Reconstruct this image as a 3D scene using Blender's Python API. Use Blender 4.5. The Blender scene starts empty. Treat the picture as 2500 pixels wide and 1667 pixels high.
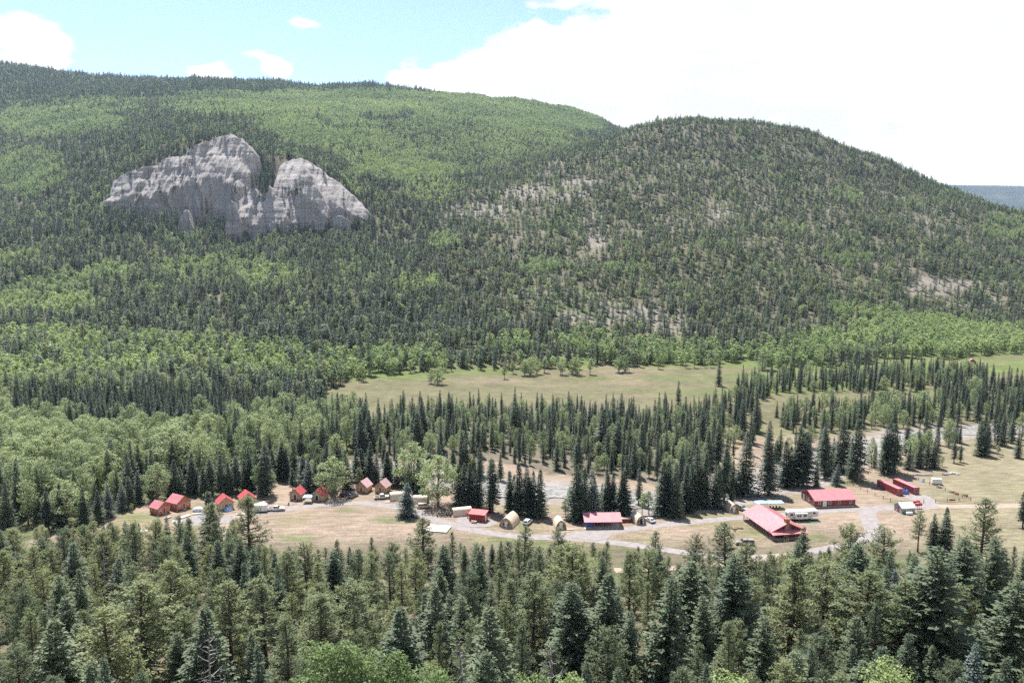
import bpy, bmesh, math, random
import numpy as np
from mathutils import Vector, Matrix
SC = bpy.context.scene
COL = SC.collection
R = math.radians
random.seed(7); RNG = np.random.default_rng(11)

# ---------------------------------------------------------------- camera, world, sun, exposure
F_PX, CX, CY = 2018.0, 1250.0, 833.5          # focal length and centre in photograph pixels (2500 x 1667)
CAM_H, PITCH = 94.0, R(7.0)
cam_data = bpy.data.cameras.new('camera'); cam = bpy.data.objects.new('camera', cam_data); COL.objects.link(cam)
cam.location = (0, 0, CAM_H); cam.rotation_euler = (R(90) - PITCH, 0, 0)
cam_data.sensor_width = 36.0; cam_data.lens = 36.0 * F_PX / 2500.0
cam_data.clip_start = 0.5; cam_data.clip_end = 40000.0
SC.camera = cam
SP, CP = math.sin(PITCH), math.cos(PITCH)
def ray(px, py):
    xc, yc = (px - CX) / F_PX, (CY - py) / F_PX
    return xc, CP + yc * SP, -SP + yc * CP

SUN_EL, SUN_AZ = R(63.0), R(-26.0)            # azimuth from +Y (away from the camera), negative = left
sun_dir = Vector((math.sin(SUN_AZ) * math.cos(SUN_EL), math.cos(SUN_AZ) * math.cos(SUN_EL), math.sin(SUN_EL)))
sl = bpy.data.lights.new('sun', 'SUN'); sl.energy = 4.6; sl.angle = R(0.55); sl.color = (1.0, 0.965, 0.915)
sun = bpy.data.objects.new('sun', sl); COL.objects.link(sun)
sun.rotation_euler = sun_dir.to_track_quat('Z', 'Y').to_euler(); sun.location = (0, 300, 900)

world = bpy.data.worlds.new('World'); SC.world = world; world.use_nodes = True
wn, wl = world.node_tree.nodes, world.node_tree.links
wn.clear()
def N(nodes, typ, **kw):
    n = nodes.new(typ)
    for k, v in kw.items():
        if k.startswith('i_'): n.inputs[k[2:].replace('_', ' ')].default_value = v
        else: setattr(n, k, v)
    return n
sky = N(wn, 'ShaderNodeTexSky', sky_type='NISHITA', sun_disc=False, sun_elevation=SUN_EL, sun_rotation=SUN_AZ,
        altitude=2600.0, air_density=1.0, dust_density=2.2, ozone_density=1.0)
tc = N(wn, 'ShaderNodeTexCoord')
# cumulus bank: noise on the view direction, coverage grows towards the right-hand (east) sky
sepd = N(wn, 'ShaderNodeSeparateXYZ'); wl.new(tc.outputs['Generated'], sepd.inputs[0])
def wmath(op, a, b=None, c=None, clamp=False):
    n = wn.new('ShaderNodeMath'); n.operation = op; n.use_clamp = clamp
    for i, v in enumerate((a, b, c)):
        if v is None: continue
        if isinstance(v, (int, float)): n.inputs[i].default_value = v
        else: wl.new(v, n.inputs[i])
    return n.outputs[0]
mapn = N(wn, 'ShaderNodeMapping'); mapn.inputs['Scale'].default_value = (1.0, 1.0, 2.2); mapn.inputs['Location'].default_value = (3.1, 1.7, 0.42)
wl.new(tc.outputs['Generated'], mapn.inputs[0])
n1 = N(wn, 'ShaderNodeTexNoise'); n1.inputs['Scale'].default_value = 5.5; n1.inputs['Detail'].default_value = 9.0; n1.inputs['Roughness'].default_value = 0.56; n1.inputs['Distortion'].default_value = 0.25
wl.new(mapn.outputs[0], n1.inputs['Vector'])
n2 = N(wn, 'ShaderNodeTexNoise'); n2.inputs['Scale'].default_value = 14.0; n2.inputs['Detail'].default_value = 8.0; n2.inputs['Roughness'].default_value = 0.6
wl.new(mapn.outputs[0], n2.inputs['Vector'])
# bank height rises to the right: coverage = 1.55*x - 0.9*z + noise
cov = wmath('ADD', wmath('MULTIPLY', sepd.outputs[0], 1.15), wmath('MULTIPLY', sepd.outputs[2], -1.35))
cov = wmath('ADD', cov, wmath('MULTIPLY', wmath('SUBTRACT', n1.outputs['Fac'], 0.5), 1.25))
cov = wmath('ADD', cov, wmath('MULTIPLY', wmath('SUBTRACT', n2.outputs['Fac'], 0.5), 0.22))
cov = wmath('ADD', cov, 0.40)
n3 = N(wn, 'ShaderNodeTexNoise'); n3.inputs['Scale'].default_value = 7.0; n3.inputs['Detail'].default_value = 7.0
mp3 = N(wn, 'ShaderNodeMapping'); mp3.inputs['Scale'].default_value = (1.0, 1.0, 3.0); mp3.inputs['Location'].default_value = (0.4, 2.2, 5.1)
wl.new(tc.outputs['Generated'], mp3.inputs[0]); wl.new(mp3.outputs[0], n3.inputs['Vector'])
low = wmath('SUBTRACT', wmath('SUBTRACT', n3.outputs['Fac'], 0.52), wmath('MULTIPLY', wmath('ABSOLUTE', wmath('SUBTRACT', sepd.outputs[2], 0.205)), 1.5))   # small cumulus low over the ridges
for cpx, cpy, rad, gain in ((30, 122, 0.06, 0.24), (120, 128, 0.04, 0.16), (525, 188, 0.034, 0.20), (680, 190, 0.03, 0.18), (725, 38, 0.026, 0.10)):   # separate cumulus heads low on the left
    dv = Vector(ray(cpx, cpy)).normalized(); dn = wn.new('ShaderNodeVectorMath'); dn.operation = 'DISTANCE'; wl.new(tc.outputs['Generated'], dn.inputs[0]); dn.inputs[1].default_value = dv
    mr_ = N(wn, 'ShaderNodeMapRange', interpolation_type='SMOOTHSTEP'); mr_.inputs['From Min'].default_value = rad; mr_.inputs['From Max'].default_value = 0.0; mr_.inputs['To Max'].default_value = gain; wl.new(dn.outputs['Value'], mr_.inputs['Value'])
    low = wmath('ADD', low, mr_.outputs[0])
cov = wmath('MAXIMUM', cov, low)
cfac = N(wn, 'ShaderNodeMapRange', interpolation_type='SMOOTHSTEP'); cfac.inputs['From Min'].default_value = 0.02; cfac.inputs['From Max'].default_value = 0.10
wl.new(cov, cfac.inputs['Value'])
cmix = N(wn, 'ShaderNodeMix', data_type='RGBA')
wl.new(cfac.outputs[0], cmix.inputs['Factor'])
wl.new(sky.outputs[0], cmix.inputs['A'])
shade = N(wn, 'ShaderNodeMix', data_type='RGBA'); shade.inputs['A'].default_value = (3.9, 3.95, 4.05, 1); shade.inputs['B'].default_value = (5.2, 5.2, 5.2, 1)
shr = N(wn, 'ShaderNodeMapRange'); shr.inputs['From Min'].default_value = 0.40; shr.inputs['From Max'].default_value = 0.56; wl.new(n3.outputs['Fac'], shr.inputs['Value']); wl.new(shr.outputs[0], shade.inputs['Factor']); wl.new(shade.outputs['Result'], cmix.inputs['B'])
bg = N(wn, 'ShaderNodeBackground'); bg.inputs['Strength'].default_value = 0.10
wl.new(cmix.outputs['Result'], bg.inputs['Color'])
wo = N(wn, 'ShaderNodeOutputWorld'); wl.new(bg.outputs[0], wo.inputs['Surface'])

vs = SC.view_settings; vs.view_transform = 'Standard'; vs.look = 'None'; vs.exposure = 1.32; vs.gamma = 1.0; vs.use_curve_mapping = False
SC.render.engine = 'CYCLES'
cy = SC.cycles
cy.max_bounces = 5; cy.diffuse_bounces = 3; cy.glossy_bounces = 2; cy.transmission_bounces = 3; cy.volume_bounces = 0; cy.transparent_max_bounces = 6
cy.use_adaptive_sampling = True; cy.adaptive_threshold = 0.03; cy.adaptive_min_samples = 56; cy.use_denoising = False
HAZE_DENSITY = 0.000036

# ---------------------------------------------------------------- projection helpers
def at(px, py, z=0.0):
    """point of the level z seen at a photograph pixel"""
    x, y, d = ray(px, py); k = (z - CAM_H) / d
    return Vector((x * k, y * k, z))
def slope_of(py):
    yc = (CY - py) / F_PX
    return (-SP + yc * CP) / (CP + yc * SP)
def proj(X, Y, Z):
    X, Y, Z = np.asarray(X, float), np.asarray(Y, float), np.asarray(Z, float) - CAM_H
    dep = Y * CP - Z * SP; up = Y * SP + Z * CP
    dep = np.where(dep > 0.1, dep, 0.1)
    return CX + F_PX * X / dep, CY - F_PX * up / dep, dep

# ---------------------------------------------------------------- numeric helpers
def _hash(ix, iy, s):
    h = (ix.astype(np.int64) * 374761393 + iy.astype(np.int64) * 668265263 + s * 974634541) & 0xFFFFFFFF
    h = ((h ^ (h >> 13)) * 1274126177) & 0xFFFFFFFF
    h = h ^ (h >> 16)
    return (h & 0xFFFFFF) / float(0xFFFFFF)
def vnoise(x, y, s=0):
    x, y = np.asarray(x, float), np.asarray(y, float)
    ix, iy = np.floor(x), np.floor(y); fx, fy = x - ix, y - iy
    fx = fx * fx * fx * (fx * (fx * 6 - 15) + 10); fy = fy * fy * fy * (fy * (fy * 6 - 15) + 10)
    a, b = _hash(ix, iy, s), _hash(ix + 1, iy, s); c, d = _hash(ix, iy + 1, s), _hash(ix + 1, iy + 1, s)
    return (a * (1 - fx) + b * fx) * (1 - fy) + (c * (1 - fx) + d * fx) * fy
def fbm(x, y, s=0, o=4, g=0.5):
    t, amp, tot = 0.0, 1.0, 0.0
    for i in range(o):
        t = t + amp * (vnoise(x, y, s + i * 17) - 0.5); tot += amp; amp *= g; x = x * 2.03 + 11.3; y = y * 2.03 - 7.7
    return t / tot * 2.0          # about -1 .. 1
def smooth(a, b, x):
    t = np.clip((np.asarray(x, float) - a) / (b - a), 0, 1); return t * t * (3 - 2 * t)
def pchip(xs, ys, xq):
    xs, ys = np.asarray(xs, float), np.asarray(ys, float)
    h = np.diff(xs); d = np.diff(ys, axis=0) / (h if ys.ndim == 1 else h[:, None])
    m = np.zeros_like(ys)
    s = d[1:] * d[:-1]
    w = 2 * d[1:] * d[:-1] / np.where(np.abs(d[1:] + d[:-1]) < 1e-12, 1, d[1:] + d[:-1])
    m[1:-1] = np.where(s > 0, w, 0); m[0] = d[0]; m[-1] = d[-1]
    xq = np.clip(xq, xs[0], xs[-1]); i = np.clip(np.searchsorted(xs, xq) - 1, 0, len(xs) - 2)
    t = (xq - xs[i]) / h[i]; hh = h[i]
    if ys.ndim == 2: t = t[:, None]; hh = hh[:, None]
    return ((2*t**3 - 3*t*t + 1) * ys[i] + (t**3 - 2*t*t + t) * hh * m[i] + (-2*t**3 + 3*t*t) * ys[i+1] + (t**3 - t*t) * hh * m[i+1])
def in_poly(px, py, poly):
    px, py = np.asarray(px), np.asarray(py); r = np.zeros(px.shape, bool); j = len(poly) - 1
    for i in range(len(poly)):
        xi, yi = poly[i]; xj, yj = poly[j]
        c = ((yi > py) != (yj > py)) & (px < (xj - xi) * (py - yi) / ((yj - yi) or 1e-9) + xi)
        r ^= c; j = i
    return r
def seg_dist(X, Y, pts):
    """distance of points to a polyline [(x, y), ...]"""
    best = np.full(np.shape(X), 1e9)
    for (x0, y0), (x1, y1) in zip(pts[:-1], pts[1:]):
        dx, dy = x1 - x0, y1 - y0; l2 = dx*dx + dy*dy + 1e-9
        t = np.clip(((X - x0) * dx + (Y - y0) * dy) / l2, 0, 1)
        best = np.minimum(best, np.hypot(X - x0 - t * dx, Y - y0 - t * dy))
    return best

# ---------------------------------------------------------------- terrain height
# per photograph column: the hill's foot, then (distance, picture height of the bare ground)
PROF = {
 -600: (480, [(700,830),(900,710),(1150,590),(1400,480),(1700,380),(2100,270),(2500,185),(2900,150),(3400,160)]),
 0:    (490, [(700,830),(900,705),(1150,590),(1400,490),(1700,400),(2100,290),(2500,205),(2900,168),(3400,180)]),
 250:  (505, [(700,820),(900,695),(1100,602),(1180,552),(1240,508),(1340,448),(1450,395),(1700,335),(2100,268),(2600,220),(2900,206),(3400,220)]),
 380:  (512, [(700,810),(900,690),(1100,605),(1180,560),(1236,525),(1300,420),(1400,365),(1700,322),(2100,266),(2550,222),(2850,210),(3400,226)]),
 520:  (520, [(700,805),(900,690),(1100,610),(1235,545),(1290,400),(1350,325),(1600,308),(2000,268),(2500,226),(2800,216),(3400,230)]),
 640:  (525, [(700,800),(900,690),(1100,610),(1235,545),(1290,430),(1340,385),(1450,350),(1700,318),(2100,270),(2550,230),(2830,220),(3400,235)]),
 740:  (530, [(700,800),(900,690),(1100,610),(1235,540),(1280,440),(1320,398),(1420,378),(1700,335),(2100,275),(2600,234),(2850,226),(3400,238)]),
 880:  (542, [(700,802),(900,690),(1100,600),(1230,530),(1290,487),(1400,440),(1700,355),(2100,284),(2600,232),(2800,222),(3400,240)]),
 1000: (558, [(720,800),(900,690),(1100,590),(1300,505),(1500,435),(1800,352),(2200,284),(2600,244),(2800,236),(3400,255)]),
 1250: (575, [(720,800),(900,680),(1100,575),(1300,492),(1450,455),(1550,432),(1800,375),(2200,306),(2600,270),(2800,262),(3400,285)]),
 1380: (583, [(720,800),(900,680),(1100,572),(1300,480),(1480,420),(1640,382),(1800,375),(2200,335),(2600,295),(2800,276),(3400,300)]),
 1500: (590, [(720,805),(900,684),(1100,574),(1300,472),(1500,390),(1680,338),(1780,345),(2000,385),(2400,352),(2800,322),(3400,350)]),
 1750: (606, [(730,810),(900,695),(1100,590),(1300,482),(1500,388),(1700,300),(1800,312),(2100,400),(2800,430),(3400,430)]),
 2000: (637, [(770,805),(930,705),(1100,610),(1300,505),(1500,418),(1680,342),(1780,357),(2100,450),(2800,480),(3400,480)]),
 2250: (683, [(810,800),(960,710),(1150,608),(1350,525),(1550,464),(1640,446),(1740,462),(2100,520),(2800,520),(3400,520)]),
 2500: (709, [(860,795),(1010,710),(1200,630),(1400,568),(1530,536),(1650,552),(2100,560),(2800,560),(3400,560)]),
 3100: (730, [(880,800),(1020,720),(1200,650),(1400,600),(1600,585),(2100,580),(2800,575),(3400,575)]),
}
_cols = sorted(PROF)
_YG = np.concatenate([np.arange(400, 800, 10.), np.arange(800, 3401, 25.)])
_tab = []
for c in _cols:
    foot, nodes = PROF[c]
    ys = [300.0, foot - 60.0, foot] + [n[0] for n in nodes]
    zs = [0.0, 0.0, 1.5] + [CAM_H + n[0] * slope_of(n[1] - 14 * min(1, max(0, (n[0] - 1200) / 500))) for n in nodes]
    _tab.append(pchip(ys, zs, _YG))
_tab = np.array(_tab)
_cg = np.arange(_cols[0], _cols[-1] + 1, 20.)
_grid = pchip(np.array(_cols, float), _tab, _cg)          # [column, distance]
_k = np.array([1, 4, 6, 4, 1.]) / 16
for _ in range(3):
    _p = np.pad(_grid, ((2, 2), (0, 0)), 'edge'); _grid = sum(_k[i] * _p[i:i + _grid.shape[0]] for i in range(5))
_near_y = [-400, -150, -40, 0, 8, 20, 40, 60, 80, 110, 150, 200, 245, 280, 5000]
_near_z = [260, 150, 104, 92.2, 85, 64, 44, 32, 23, 13, 5.5, 1.8, 0.3, 0, 0]
def column_of(X, Y):
    Yc = np.maximum(Y, 60.0)
    return CX + F_PX * X / Yc * (0.985 + 0.035 * smooth(600, 1500, Y))
def height(X, Y):
    X, Y = np.asarray(X, float), np.asarray(Y, float)
    shp = np.broadcast(X, Y).shape; X = np.broadcast_to(X, shp).ravel(); Y = np.broadcast_to(Y, shp).ravel()
    c = np.clip(column_of(X, Y), _cg[0], _cg[-1] - 1e-3)
    yq = np.clip(Y, _YG[0], _YG[-1] - 1e-3)
    ci = (c - _cg[0]) / 20.0; i = np.clip(ci.astype(int), 0, len(_cg) - 2); fc = ci - i
    j = np.clip(np.searchsorted(_YG, yq, 'right') - 1, 0, len(_YG) - 2); fy = (yq - _YG[j]) / (_YG[j+1] - _YG[j])
    h = (_grid[i, j] * (1 - fc) + _grid[i+1, j] * fc) * (1 - fy) + (_grid[i, j+1] * (1 - fc) + _grid[i+1, j+1] * fc) * fy
    hill = smooth(0, 60, h)
    h = h + hill * (fbm(X / 210., Y / 210., 3, 4) * 13 + fbm(X / 60., Y / 60., 9, 3) * 4.0)
    gl = 1 - np.abs(fbm(X / 150. + 5, Y / 420., 21, 3))
    h = h - hill * (gl ** 3) * 10
    h = h - 16 * smooth(262, 300, c) * smooth(930, 880, c) * smooth(1215, 1250, Y) * smooth(1345, 1310, Y)     # niche the cliffs stand in
    near = np.interp(Y, _near_y, _near_z)
    h = h + near + smooth(8, 40, near) * fbm(X / 25., Y / 25., 31, 3) * 2.0
    h = h + smooth(330, 420, Y) * (1 - hill) * fbm(X / 50., Y / 50., 41, 3) * 0.5     # faint swells of the far meadow
    return h.reshape(shp)
# ---------------------------------------------------------------- materials
MATS = {}
def new_mat(name):
    m = bpy.data.materials.new(name); m.use_nodes = True; m.node_tree.nodes.clear(); return m, m.node_tree.nodes, m.node_tree.links
def pmat(name, col, col2=None, scale=3.0, rough=0.75, bump=0.0, metal=0.0, detail=4.0, stretch=(1, 1, 1), spec=0.3, contrast=(0.35, 0.65)):
    """Principled material with a noise-mixed pair of colours and optional relief"""
    if name in MATS: return MATS[name]
    m, n, l = new_mat(name)
    out = n.new('ShaderNodeOutputMaterial'); b = n.new('ShaderNodeBsdfPrincipled'); l.new(b.outputs[0], out.inputs[0])
    b.inputs['Roughness'].default_value = rough; b.inputs['Metallic'].default_value = metal; b.inputs['Specular IOR Level'].default_value = spec
    t = n.new('ShaderNodeTexCoord'); mp = n.new('ShaderNodeMapping'); mp.inputs['Scale'].default_value = stretch; l.new(t.outputs['Object'], mp.inputs[0])
    nz = n.new('ShaderNodeTexNoise'); nz.inputs['Scale'].default_value = scale; nz.inputs['Detail'].default_value = detail; l.new(mp.outputs[0], nz.inputs['Vector'])
    mr = n.new('ShaderNodeMapRange'); mr.inputs['From Min'].default_value = contrast[0]; mr.inputs['From Max'].default_value = contrast[1]; l.new(nz.outputs['Fac'], mr.inputs['Value'])
    mx = n.new('ShaderNodeMix'); mx.data_type = 'RGBA'; l.new(mr.outputs[0], mx.inputs['Factor'])
    c2 = col2 or tuple(c * 0.82 for c in col)
    mx.inputs['A'].default_value = (*col, 1); mx.inputs['B'].default_value = (*c2, 1); l.new(mx.outputs['Result'], b.inputs['Base Color'])
    if bump:
        bp = n.new('ShaderNodeBump'); bp.inputs['Strength'].default_value = bump; bp.inputs['Distance'].default_value = 0.05
        l.new(nz.outputs['Fac'], bp.inputs['Height']); l.new(bp.outputs[0], b.inputs['Normal'])
    MATS[name] = m; return m
def attr_ground(name, attr, rough=0.95):
    """ground: colour laid out per vertex by ground cover, broken up by noise at three scales"""
    m, n, l = new_mat(name)
    out = n.new('ShaderNodeOutputMaterial'); b = n.new('ShaderNodeBsdfPrincipled'); l.new(b.outputs[0], out.inputs[0])
    b.inputs['Roughness'].default_value = rough; b.inputs['Specular IOR Level'].default_value = 0.1
    a = n.new('ShaderNodeAttribute'); a.attribute_name = attr
    t = n.new('ShaderNodeTexCoord'); cur = a.outputs['Color']
    for sc, lo, hi, stretch in ((0.045, 0.82, 1.16, (1, 1, 1)), (0.35, 0.70, 1.28, (0.45, 1.6, 1)), (2.2, 0.6, 1.35, (1, 1, 1))):
        mp = n.new('ShaderNodeMapping'); mp.inputs['Scale'].default_value = stretch; l.new(t.outputs['Object'], mp.inputs[0])
        nz = n.new('ShaderNodeTexNoise'); nz.inputs['Scale'].default_value = sc; nz.inputs['Detail'].default_value = 5; nz.inputs['Roughness'].default_value = 0.62; l.new(mp.outputs[0], nz.inputs['Vector'])
        mr = n.new('ShaderNodeMapRange'); mr.inputs['From Min'].default_value = 0.3; mr.inputs['From Max'].default_value = 0.7; mr.inputs['To Min'].default_value = lo; mr.inputs['To Max'].default_value = hi; l.new(nz.outputs['Fac'], mr.inputs['Value'])
        vm = n.new('ShaderNodeVectorMath'); vm.operation = 'SCALE'; l.new(cur, vm.inputs[0]); l.new(mr.outputs[0], vm.inputs['Scale']); cur = vm.outputs[0]
    l.new(cur, b.inputs['Base Color'])
    bp = n.new('ShaderNodeBump'); bp.inputs['Strength'].default_value = 0.5; bp.inputs['Distance'].default_value = 0.25; l.new(nz.outputs['Fac'], bp.inputs['Height']); l.new(bp.outputs[0], b.inputs['Normal'])
    return m
def leaf_mat(name, c_dark, c_light, transl=0.28, rough=0.6, hue_noise=0.25):
    """foliage: colour between two greens by the tree's own tint and a clump-sized noise, part translucent"""
    m, n, l = new_mat(name)
    out = n.new('ShaderNodeOutputMaterial'); mixs = n.new('ShaderNodeMixShader'); l.new(mixs.outputs[0], out.inputs[0]); mixs.inputs[0].default_value = transl
    d = n.new('ShaderNodeBsdfPrincipled'); d.inputs['Roughness'].default_value = rough; d.inputs['Specular IOR Level'].default_value = 0.25
    tr = n.new('ShaderNodeBsdfTranslucent'); l.new(d.outputs[0], mixs.inputs[1]); l.new(tr.outputs[0], mixs.inputs[2])
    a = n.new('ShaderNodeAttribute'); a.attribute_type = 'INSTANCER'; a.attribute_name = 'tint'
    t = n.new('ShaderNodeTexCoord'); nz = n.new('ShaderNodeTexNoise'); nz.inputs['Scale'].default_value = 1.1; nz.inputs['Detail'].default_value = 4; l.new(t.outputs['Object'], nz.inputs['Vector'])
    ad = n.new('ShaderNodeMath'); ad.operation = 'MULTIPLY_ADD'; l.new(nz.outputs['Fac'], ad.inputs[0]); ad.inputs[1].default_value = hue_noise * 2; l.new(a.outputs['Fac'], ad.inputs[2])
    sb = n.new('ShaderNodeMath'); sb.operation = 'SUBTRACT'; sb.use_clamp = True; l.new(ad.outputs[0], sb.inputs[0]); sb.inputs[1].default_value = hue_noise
    mx = n.new('ShaderNodeMix'); mx.data_type = 'RGBA'; l.new(sb.outputs[0], mx.inputs['Factor']); mx.inputs['A'].default_value = (*c_dark, 1); mx.inputs['B'].default_value = (*c_light, 1)
    l.new(mx.outputs['Result'], d.inputs['Base Color'])
    hs = n.new('ShaderNodeVectorMath'); hs.operation = 'MULTIPLY'; l.new(mx.outputs['Result'], hs.inputs[0]); hs.inputs[1].default_value = (1.05, 1.1, 0.88); l.new(hs.outputs[0], tr.inputs['Color'])
    return m
M_GROUND = attr_ground('ground_cover', 'cover')
M_PINE = leaf_mat('pine_needles', (0.096, 0.134, 0.084), (0.272, 0.292, 0.140), 0.42)
M_FIR = leaf_mat('fir_needles', (0.092, 0.126, 0.082), (0.19, 0.228, 0.132), 0.40)
M_SPRUCE = leaf_mat('spruce_needles', (0.058, 0.086, 0.060), (0.148, 0.18, 0.122), 0.36)
M_BLUE = leaf_mat('blue_spruce_needles', (0.105, 0.14, 0.125), (0.17, 0.21, 0.19), 0.33)
M_COTTON = leaf_mat('cottonwood_leaves', (0.168, 0.218, 0.115), (0.34, 0.39, 0.205), 0.42)
M_ASPEN = leaf_mat('aspen_leaves', (0.122, 0.188, 0.082), (0.345, 0.41, 0.172), 0.42)
M_BARK = pmat('pine_bark', (0.12, 0.085, 0.065), (0.07, 0.052, 0.042), 2.5, 0.95, 0.6, stretch=(3, 3, 0.6))
M_BARKD = pmat('spruce_bark', (0.085, 0.07, 0.06), (0.05, 0.042, 0.037), 3, 0.95, 0.6, stretch=(3, 3, 0.6))
M_BARKW = pmat('aspen_bark', (0.42, 0.40, 0.35), (0.22, 0.21, 0.18), 2, 0.9, 0.3, stretch=(1, 1, 1.5))
M_BARKC = pmat('cottonwood_bark', (0.20, 0.18, 0.15), (0.12, 0.105, 0.09), 2, 0.95, 0.5, stretch=(3, 3, 0.6))
M_DEAD = pmat('dead_wood', (0.33, 0.305, 0.305), (0.22, 0.20, 0.20), 2, 0.95, 0.3, stretch=(3, 3, 0.6))
M_GRAVEL = pmat('road_gravel', (0.245, 0.220, 0.212), (0.19, 0.168, 0.158), 0.5, 0.97, 0.4, detail=8)
M_DIRT = pmat('dirt_track', (0.31, 0.245, 0.195), (0.245, 0.19, 0.15), 0.4, 0.97, 0.4, detail=8)

# ---------------------------------------------------------------- mesh helpers
def mesh_np(name, V, Fq, mats, smooth_shade=False):
    me = bpy.data.meshes.new(name); V = np.ascontiguousarray(V, np.float32); Fq = np.ascontiguousarray(Fq, np.int32)
    nv, nf, k = len(V), len(Fq), Fq.shape[1]
    me.vertices.add(nv); me.vertices.foreach_set('co', V.ravel())
    me.loops.add(nf * k); me.loops.foreach_set('vertex_index', Fq.ravel())
    me.polygons.add(nf); me.polygons.foreach_set('loop_start', np.arange(0, nf * k, k, dtype=np.int32))
    me.polygons.foreach_set('loop_total', np.full(nf, k, np.int32))
    if smooth_shade: me.polygons.foreach_set('use_smooth', np.ones(nf, bool))
    me.update(calc_edges=True)
    for m in (mats if isinstance(mats, (list, tuple)) else [mats]): me.materials.append(m)
    return me
def link(name, me, parent=None, loc=None, rz=0.0):
    o = bpy.data.objects.new(name, me); COL.objects.link(o)
    if parent is not None: o.parent = parent
    if loc is not None: o.location = loc
    if rz: o.rotation_euler = (0, 0, rz)
    return o
def tag(o, label=None, cat=None, group=None, kind=None):
    if label: o['label'] = label
    if cat: o['category'] = cat
    if group: o['group'] = group
    if kind: o['kind'] = kind
    return o
def grid_faces(nu, nv):
    i = np.arange(nu * nv).reshape(nv, nu)
    return np.stack([i[:-1, :-1], i[:-1, 1:], i[1:, 1:], i[1:, :-1]], -1).reshape(-1, 4)

# ---------------------------------------------------------------- courses of roads and river (photograph pixels on the valley floor -> metres)
def course(pts): return [tuple(at(x, y)[:2]) for x, y in pts]
def resample(pts, step):
    p = np.array(pts); d = np.r_[0, np.cumsum(np.hypot(*np.diff(p, axis=0).T))]
    q = np.arange(0, d[-1], step)
    out = np.stack([pchip(d, p[:, 0], q), pchip(d, p[:, 1], q)], 1)
    return out
RIVER = course([(3000,1010),(2600,1045),(2380,1050),(2250,1062),(2140,1088),(2060,1112),(1990,1140),(1900,1168),(1800,1190),(1700,1212),(1600,1224),(1500,1216),(1420,1204),(1340,1196),(1260,1196),(1180,1180),(1100,1160),(1000,1150),(880,1150),(760,1146),(640,1135),(480,1112),(300,1090),(100,1070),(-300,1050)])
RIVER = resample(RIVER, 6.0)
RIVER_L = [tuple(p) for p in RIVER[::2]]
ROADS = {
 'main': (course([(430,1275),(520,1266),(620,1253),(700,1243),(770,1233),(850,1227),(930,1231),(1000,1245),(1070,1272),(1130,1290),(1200,1302),(1290,1312),(1390,1312),(1480,1300),(1560,1288),(1650,1278),(1750,1268),(1830,1262),(1920,1255),(2010,1247),(2070,1243),(2140,1240),(2200,1238),(2270,1240)]), 4.4, 'gravel'),
 'lower': (course([(1250,1309),(1340,1314),(1420,1318),(1500,1326),(1580,1337),(1680,1354),(1790,1366),(1900,1362),(2000,1346),(2080,1328),(2125,1305)]), 4.2, 'gravel'),
 'spur': (course([(2125,1242),(2118,1258),(2130,1285),(2130,1312),(2110,1325)]), 6.0, 'gravel'),
 'yard': (course([(2275,1239),(2262,1224),(2246,1212),(2232,1205)]), 6.5, 'gravel'),
 'track': (course([(2255,1237),(2330,1236),(2420,1235),(2520,1233),(2700,1230)]), 4.0, 'dirt'),
 'back': (course([(1500,1400),(1640,1394),(1800,1378),(1990,1348)]), 3.4, 'dirt'),
}
# ---------------------------------------------------------------- ground sheet
ysamp = np.concatenate([np.arange(-420, 60, 20.), np.arange(60, 230, 5.), np.arange(230, 420, 1.6), np.arange(420, 760, 3.0), np.arange(760, 1500, 7.), np.arange(1500, 3420, 16.)])
nu = 420
su = np.linspace(-0.86, 0.86, nu)
su = su * (0.75 + 0.25 * (su / 0.86) ** 2)      # finer in the middle
GX = su[None, :] * (ysamp[:, None].clip(0) + 330.0); GY = np.broadcast_to(ysamp[:, None], GX.shape)
GZ = height(GX, GY)
river_d = seg_dist(GX, GY, RIVER_L)
inriver = (GY < 700) & (GY > 220)
RW = (11.0 + 4.0 * fbm(GX / 30., GY / 30., 61, 2)) * np.interp(GX, [-140, -80], [0.45, 1.0])
GZ = GZ - np.where(inriver, smooth(RW + 5, RW - 2, river_d) * 0.55, 0)
gpx, gpy, _ = proj(GX, GY, GZ)
def C3(*c): return np.array(c)
def blend(cov, c, w): return cov * (1 - w[..., None]) + c * w[..., None]
hill = smooth(2, 25, GZ) * (GY > 420)
nbig = fbm(GX / 90., GY / 90., 71, 4); nmid = fbm(GX / 18., GY / 18., 73, 4); nfine = fbm(GX / 5., GY / 9., 75, 3)
cover = np.empty(GX.shape + (3,)); cover[:] = C3(0.375, 0.290, 0.220)
cover = blend(cover, C3(0.27, 0.245, 0.13), smooth(0.0, 0.7, nmid + 0.4 * nbig) * 0.75)
# far meadow: olive dry grass, green streaks towards its far edge
mead = smooth(380, 420, GY) * (1 - hill)
cover = blend(cover, C3(0.200, 0.185, 0.105), mead)
cover = blend(cover, C3(0.165, 0.205, 0.070), mead * smooth(0.0, 0.5, fbm(GX / 120., GY / 22., 81, 4) + 0.55 * smooth(500, 590, GY)))
cover = blend(cover, C3(0.245, 0.205, 0.13), mead * smooth(0.2, 0.6, fbm(GX / 70. + 9, GY / 30., 83, 4)))
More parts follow.
